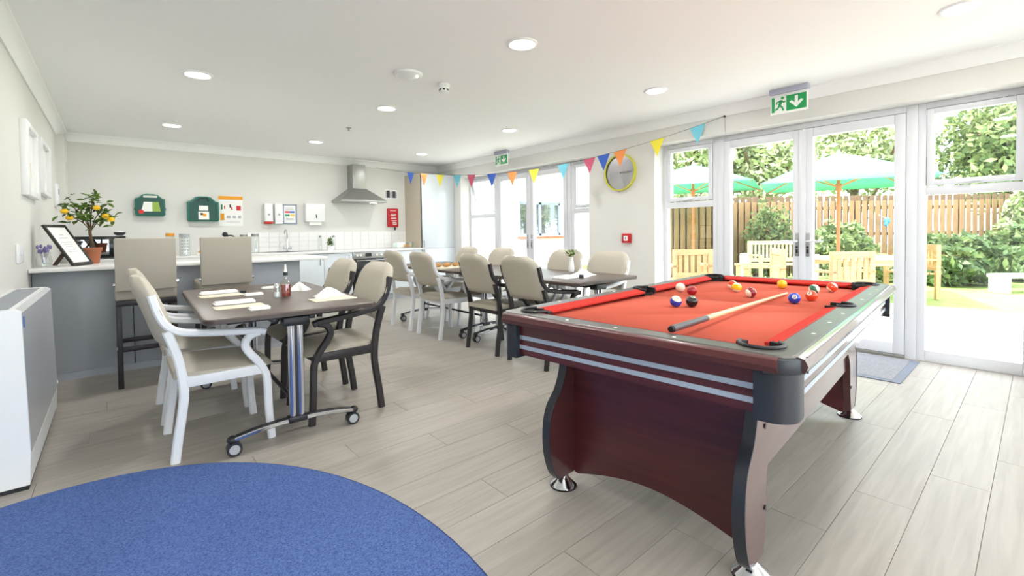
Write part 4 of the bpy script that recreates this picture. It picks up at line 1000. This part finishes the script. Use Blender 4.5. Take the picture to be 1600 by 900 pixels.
def foliage(name, cen, rad, n, size, mats, parent, seed, shell=.55):
    rng = np.random.default_rng(seed)
    d = rng.normal(size=(n, 3)); d /= np.linalg.norm(d, axis=1)[:, None]; r = shell+(1-shell)*rng.random(n)
    lump = 1+.22*np.sin(5*d[:, 0]+seed)*np.cos(4*d[:, 1]+2*d[:, 2])+.12*np.sin(11*d[:, 2]+7*d[:, 0])
    p = d*(r*lump)[:, None]*np.array(rad)+np.array(cen)
    nrm = d*.5+rng.normal(size=(n, 3))*.7; nrm /= np.linalg.norm(nrm, axis=1)[:, None]
    t = np.cross(nrm, rng.normal(size=(n, 3))); t /= np.linalg.norm(t, axis=1)[:, None]; b = np.cross(nrm, t)
    s = (size*(.6+.8*rng.random(n)))[:, None]
    v = np.stack([p-t*s, p+b*s*.45, p+t*s, p-b*s*.45], 1).reshape(-1, 3)
    me = bpy.data.meshes.new(name); f = np.arange(4*n).reshape(-1, 4)
    me.from_pydata(v.tolist(), [], f.tolist())
    for m in mats: me.materials.append(MATS[m])
    me.polygons.foreach_set('material_index', rng.integers(0, len(mats), n).tolist())
    return stuff(ob(name, me, parent))
def tree(px, dep, h, rad, n, label, seed, mats=('leaf_a', 'leaf_b', 'leaf_d'), size=.1, stem=1.6):
    p = atd(px, 352, dep); t = thing('garden_tree', label, 'tree', (p.x, p.y, -.03), 0, 'trees behind the garden fence')
    MB().m('bark').sweep([(0, 0, 0), (.05, .02, stem*.5), (0, 0, h)], .12, .12, (0, 1, 0), 4, n=10).build('trunk', t)
    for k in range(5): a = k*1.26+seed; MB().m('bark').sweep([(0, 0, stem+.2*k), (rad[0]*.35*math.cos(a), rad[1]*.35*math.sin(a), stem+.6+.25*k), (rad[0]*.75*math.cos(a), rad[1]*.75*math.sin(a), h+.1*k)], .035, .035, (0, 0, 1), 3, n=6).build('branch', t)
    foliage('foliage', (0, 0, h), rad, n, size, mats, t, seed, .35)
tree(1085, 14.0, 3.6, (1.9, 1.8, 1.9), 7500, 'leafy tree beyond the fence above the smaller parasol', 21)
tree(1190, 13.5, 3.3, (1.5, 1.5, 1.7), 6000, 'pale leafy tree behind the door with the bench view', 22, ('leaf_a', 'leaf_b', 'leaf_d', 'leaf_d'))
tree(1335, 14.8, 3.9, (2.1, 2, 2.0), 7500, 'spreading tree rising over the big parasol', 23, ('leaf_a', 'leaf_b', 'leaf_d', 'leaf_d'))
tree(1578, 12.4, 3.3, (1.5, 1.5, 1.75), 10000, 'broad green tree standing over the laurel hedge', 24, ('leaf_a', 'leaf_c', 'leaf_b'))
tree(1700, 13.0, 3.0, (1.8, 1.6, 1.9), 4000, 'green tree at the hidden end of the fence', 25, ('leaf_a', 'leaf_c', 'leaf_b'))
def shrub(px, dep, rad, n, label, seed, mats, size=.08, name='garden_shrub'):
    p = atd(px, 352, dep); t = thing(name, label, 'shrub', (p.x, p.y, -.03), -YAW)
    st_ = MB().m('bark')
    for k in range(5): a = k*1.3; st_.sweep([(0, 0, 0), (rad[0]*.5*math.cos(a), rad[1]*.5*math.sin(a), rad[2]*1.2)], .015, .015, (0, 1, .2), n=6)
    st_.build('stems', t); foliage('foliage', (0, 0, rad[2]), rad, n, size, mats, t, seed, .55)
shrub(1078, 11.4, (.72, .5, .72), 9000, 'dense flowering hedge behind the smaller parasol', 31, ('leaf_a', 'leaf_c', 'leaf_d'), .07)
shrub(1318, 9.8, (.62, .4, .66), 3600, 'rounded bush in front of the fence at the parasol pole', 32, ('leaf_a', 'leaf_b', 'leaf_c'), .07)
shrub(1492, 9.2, (.85, .7, .50), 6500, 'low wide dark green laurel bush on the lawn', 33, ('leaf_c', 'leaf_c', 'leaf_a'), .09)
shrub(1603, 9.6, (.6, .6, .60), 4200, 'second laurel bush beside the white bench', 34, ('leaf_c', 'leaf_c', 'leaf_a'), .09)
shrub(1600, 10.1, (.45, .3, 1.0), 3600, 'tall climbing shrub against the timber fence', 35, ('leaf_b', 'leaf_a', 'leaf_d'), .09)
shrub(1370, 9.9, (.5, .3, .30), 1600, 'sparse pale plant at the foot of the fence', 36, ('leaf_d', 'leaf_b', 'leaf_d'), .06)
shrub(1205, 10.2, (.55, .25, .88), 2000, 'thin creeper climbing the fence behind the bench', 37, ('leaf_c', 'leaf_a', 'leaf_b'), .06)

def parasol(px, dep, label, r=1.55, za=2.4, zr=1.87):
    p = atd(px, 352, dep); t = thing('parasol', label, 'parasol', (p.x, p.y, -.02), R(63), 'green garden parasols on wooden poles')
    c = MB().m('parasol_green'); K = 4; NR = 6; vs = [(0, 0, za)]; fc = []
    for i in range(1, NR+1):
        f = i/NR
        for j in range(K*4):
            a = 2*PI*j/(K*4); rr = r*f*(math.cos(PI/K)/math.cos((a % (2*PI/K))-PI/K)); vs.append((rr*math.cos(a), rr*math.sin(a), za-(za-zr)*f**1.1))
    n = K*4
    for j in range(n): fc.append((0, 1+j, 1+(j+1) % n))
    for i in range(NR-1):
        for j in range(n): a = 1+i*n; fc.append((a+j, a+n+j, a+n+(j+1) % n, a+(j+1) % n))
    c.poly(vs, fc); cm = c.build('canopy', t); md = cm.modifiers.new('cloth', 'SOLIDIFY'); md.thickness = .004
    MB().m('parasol_pole').cyl((0, 0, 0), (0, 0, za-.02), .027, n=12).build('pole', t)
    for k in range(K):
        a = 2*PI*k/K
        rb = MB().m('parasol_pole').sweep([(.03*math.cos(a), .03*math.sin(a), za-.05), (r*.98*math.cos(a), r*.98*math.sin(a), zr-.012)], .018, .022, (0, 0, 1)).build('rib', t)
        MB().m('parasol_pole').sweep([(.03*math.cos(a), .03*math.sin(a), za-.55), (r*.5*math.cos(a), r*.5*math.sin(a), (za+zr)/2-.03)], .016, .02, (0, 0, 1)).build('strut', rb)
    MB().m('parasol_pole').cyl((0, 0, za-.62), (0, 0, za-.5), .045, n=12).build('runner', t)
    MB().m('paper').cyl((0, 0, za), (0, 0, za+.06), .03, .01, n=10).build('finial', t)
    MB().m('render_white').lathe([(0, .07), (.22, .06), (.25, 0), (0, 0)], (0, 0, 0), 20).build('base', t)
parasol(1310, 7.6, 'larger green parasol beside the wooden garden table')
parasol(1083, 9.6, 'green parasol in front of the flowering hedge', 1.7, 2.52, 2.02)

def slatchair(p, rz, label, m='teak'):
    t = thing('garden_chair', label, 'garden chair', p, rz, 'slatted wooden garden chairs')
    for x in (-.25, .25):
        MB().m(m).bx((x-.028, -.26, 0), (x+.028, -.20, .88)).build('leg', t); MB().m(m).bx((x-.028, .2, 0), (x+.028, .26, .62)).build('leg', t)
        MB().m(m).bx((x-.035, -.26, .62), (x+.035, .28, .65)).build('armrest', t)
    for z in (.84, .50): MB().m(m).bx((-.25, -.25, z-.04), (.25, -.21, z+.04)).build('back_rail', t)
    for i in range(5): MB().m(m).bx((-.2+i*.088, -.24, .5), (-.15+i*.088, -.22, .84)).build('back_slat', t)
    for i in range(5): MB().m(m).bx((-.25, -.2+i*.09, .40), (.25, -.13+i*.09, .425)).build('seat_slat', t)
P_ = lambda px, dep: Vector((atd(px, 352, dep).x, atd(px, 352, dep).y, -.02))
slatchair(P_(1308, 5.75), -YAW+.1, 'slatted wooden garden chair backing onto the doors under the big parasol')
slatchair(P_(1187, 6.6), -YAW+1.3, 'slatted wooden garden chair turned sideways before the bench')
slatchair(P_(1075, 6.9), -YAW-.1, 'slatted wooden garden chair seen through the window beside the clock')
slatchair(P_(1424, 7.6), -YAW+1.35, 'slatted wooden garden chair edge-on beside the laurel bush')
def gtable(p, rz, label):
    t = thing('garden_table', label, 'garden table', p, rz)
    for i in range(7): MB().m('teak_pale').bx((-.7, -.42+i*.122, .70), (.7, -.31+i*.122, .73)).build('top_slat', t)
    for x in (-.6, .6):
        for y in (-.34, .34): MB().m('teak').bx((x-.04, y-.04, 0), (x+.04, y+.04, .70)).build('leg', t)
    MB().m('teak').bx((-.62, -.36, .61), (.62, -.33, .70)).bx((-.62, .33, .61), (.62, .36, .70)).build('apron', t)
gtable(P_(1345, 6.9), -YAW+.25, 'slatted wooden garden table under the big parasol')
def gbench(p, rz, W_, label, m='teak_pale'):
    t = thing('garden_bench', label, 'bench', p, rz)
    for x in (-W_/2+.03, W_/2-.03):
        MB().m(m).bx((x-.03, .2, 0), (x+.03, .26, .9)).build('leg', t); MB().m(m).bx((x-.03, -.26, 0), (x+.03, -.2, .62)).build('leg', t); MB().m(m).bx((x-.035, -.27, .6), (x+.035, .26, .63)).build('armrest', t)
    for z in (.87, .5): MB().m(m).bx((-W_/2, .21, z-.04), (W_/2, .25, z+.04)).build('back_rail', t)
    n = int(W_/.09)
    for i in range(n): MB().m(m).bx((-W_/2+.06+i*(W_-.12)/n, .22, .5), (-W_/2+.1+i*(W_-.12)/n, .24, .87)).build('back_slat', t)
    for i in range(5): MB().m(m).bx((-W_/2, -.25+i*.095, .41), (W_/2, -.18+i*.095, .435)).build('seat_slat', t)
gbench(P_(1222, 9.6), -YAW, 1.2, 'pale slatted garden bench in front of the timber fence')
lb_ = thing('low_bench', 'low white slab bench on the lawn by the laurel bush', 'bench', P_(1590, 8.0), -YAW)
MB().m('render_white').bx((-.35, -.18, .26), (.5, .18, .32), .01).build('seat_slab', lb_)
for x in (-.3, .42): MB().m('render_white').bx((x-.03, -.16, 0), (x+.03, .16, .26)).build('leg', lb_)
bo = thing('garden_bollard', 'short white bollard beside the sideways garden chair', 'bollard', P_(1163, 7.4)); MB().m('render_white').lathe([(0, .78), (.06, .77), (.065, .74), (.065, 0), (0, 0)], (0, 0, 0), 16).build('post', bo); MB().m('grey_print').lathe([(.066, .66), (.067, .7), (.066, .7)], (0, 0, 0), 16).build('band', bo)
bt_ = thing('bird_feeder', 'bright blue ornament hung on the timber fence', 'ornament', atd(1386, 345, 10.4)); MB().m('blue_toy').sphere((0, 0, 0), .1, (1, .6, .8), 14, 10).build('body', bt_); MB().m('blue_toy').sphere((-.09, 0, -.07), .06, (1, .6, 1), 12, 8).build('tail', bt_); MB().m('steel').cyl((0, 0, .05), (0, .16, .14), .006, n=6).build('hook', bt_)

# neighbouring wing seen through the far doors
YW = 10.2
an = thing('neighbour_wing', 'white rendered wing with blue grey window across the courtyard', 'building', (0, YW, 0))
wx0, wx1 = ony(812, 330, YW).x, ony(877, 330, YW).x; wz0, wz1 = 1.02, 2.06
wl = MB().m('render_white')
wl.bx((5.6, 0, -.1), (wx0, .3, 3.2)).bx((wx1, 0, -.1), (16, .3, 3.2)).bx((wx0, 0, -.1), (wx1, .3, wz0)).bx((wx0, 0, wz1), (wx1, .3, 3.2)); wl.build('wall', an)
wf_ = MB().m('window_blue_grey'); q = .07
for a, b_ in ((wx0, wx0+q), (wx1-q, wx1), ((wx0+wx1)/2-q*.7, (wx0+wx1)/2+q*.7)): wf_.bx((a, .05, wz0), (b_, .12, wz1))
wf_.bx((wx0, .05, wz0), (wx1, .12, wz0+q)).bx((wx0, .05, wz1-q), (wx1, .12, wz1)); wfo = wf_.build('window_frame', an)
for a, b_ in ((wx0+q, (wx0+wx1)/2-q*.7), ((wx0+wx1)/2+q*.7, wx1-q)): MB().m('dark_glass').bx((a, .08, wz0+q), (b_, .09, wz1-q)).build('pane', wfo); MB().m('render_white').bx((a, .6, wz0), (b_, .62, wz1)).build('blind', wfo)
MB().m('brick').bx((wx0-.1, -.05, wz0-.09), (wx1+.1, .1, wz0-.02)).build('sill', an)
MB().m('render_white').bx((wx0-.2, .7, wz0-.3), (wx1+.2, .75, wz1+.3)).build('inner_room_wall', an)
bp_ = thing('brick_pier', 'slim red brick pier outside the tilted window', 'pier', (6.05, 8.6, 0))
MB().m('brick_mortar').bx((-.1, -.1, -.05), (.1, .1, 2.6)).build('mortar_core', bp_)
bkm = MB().m('brick').box((0, 0, 0), (.212, .102, .065), None, .003, 1).mesh('brick')
for r_ in range(34):
    for s_ in (-1, 1):
        o = ob('brick', bkm, bp_, ((0, s_*.055, .04+r_*.075) if r_ % 2 else (s_*.055, 0, .04+r_*.075)))
        if not r_ % 2: o.rotation_euler.z = PI/2
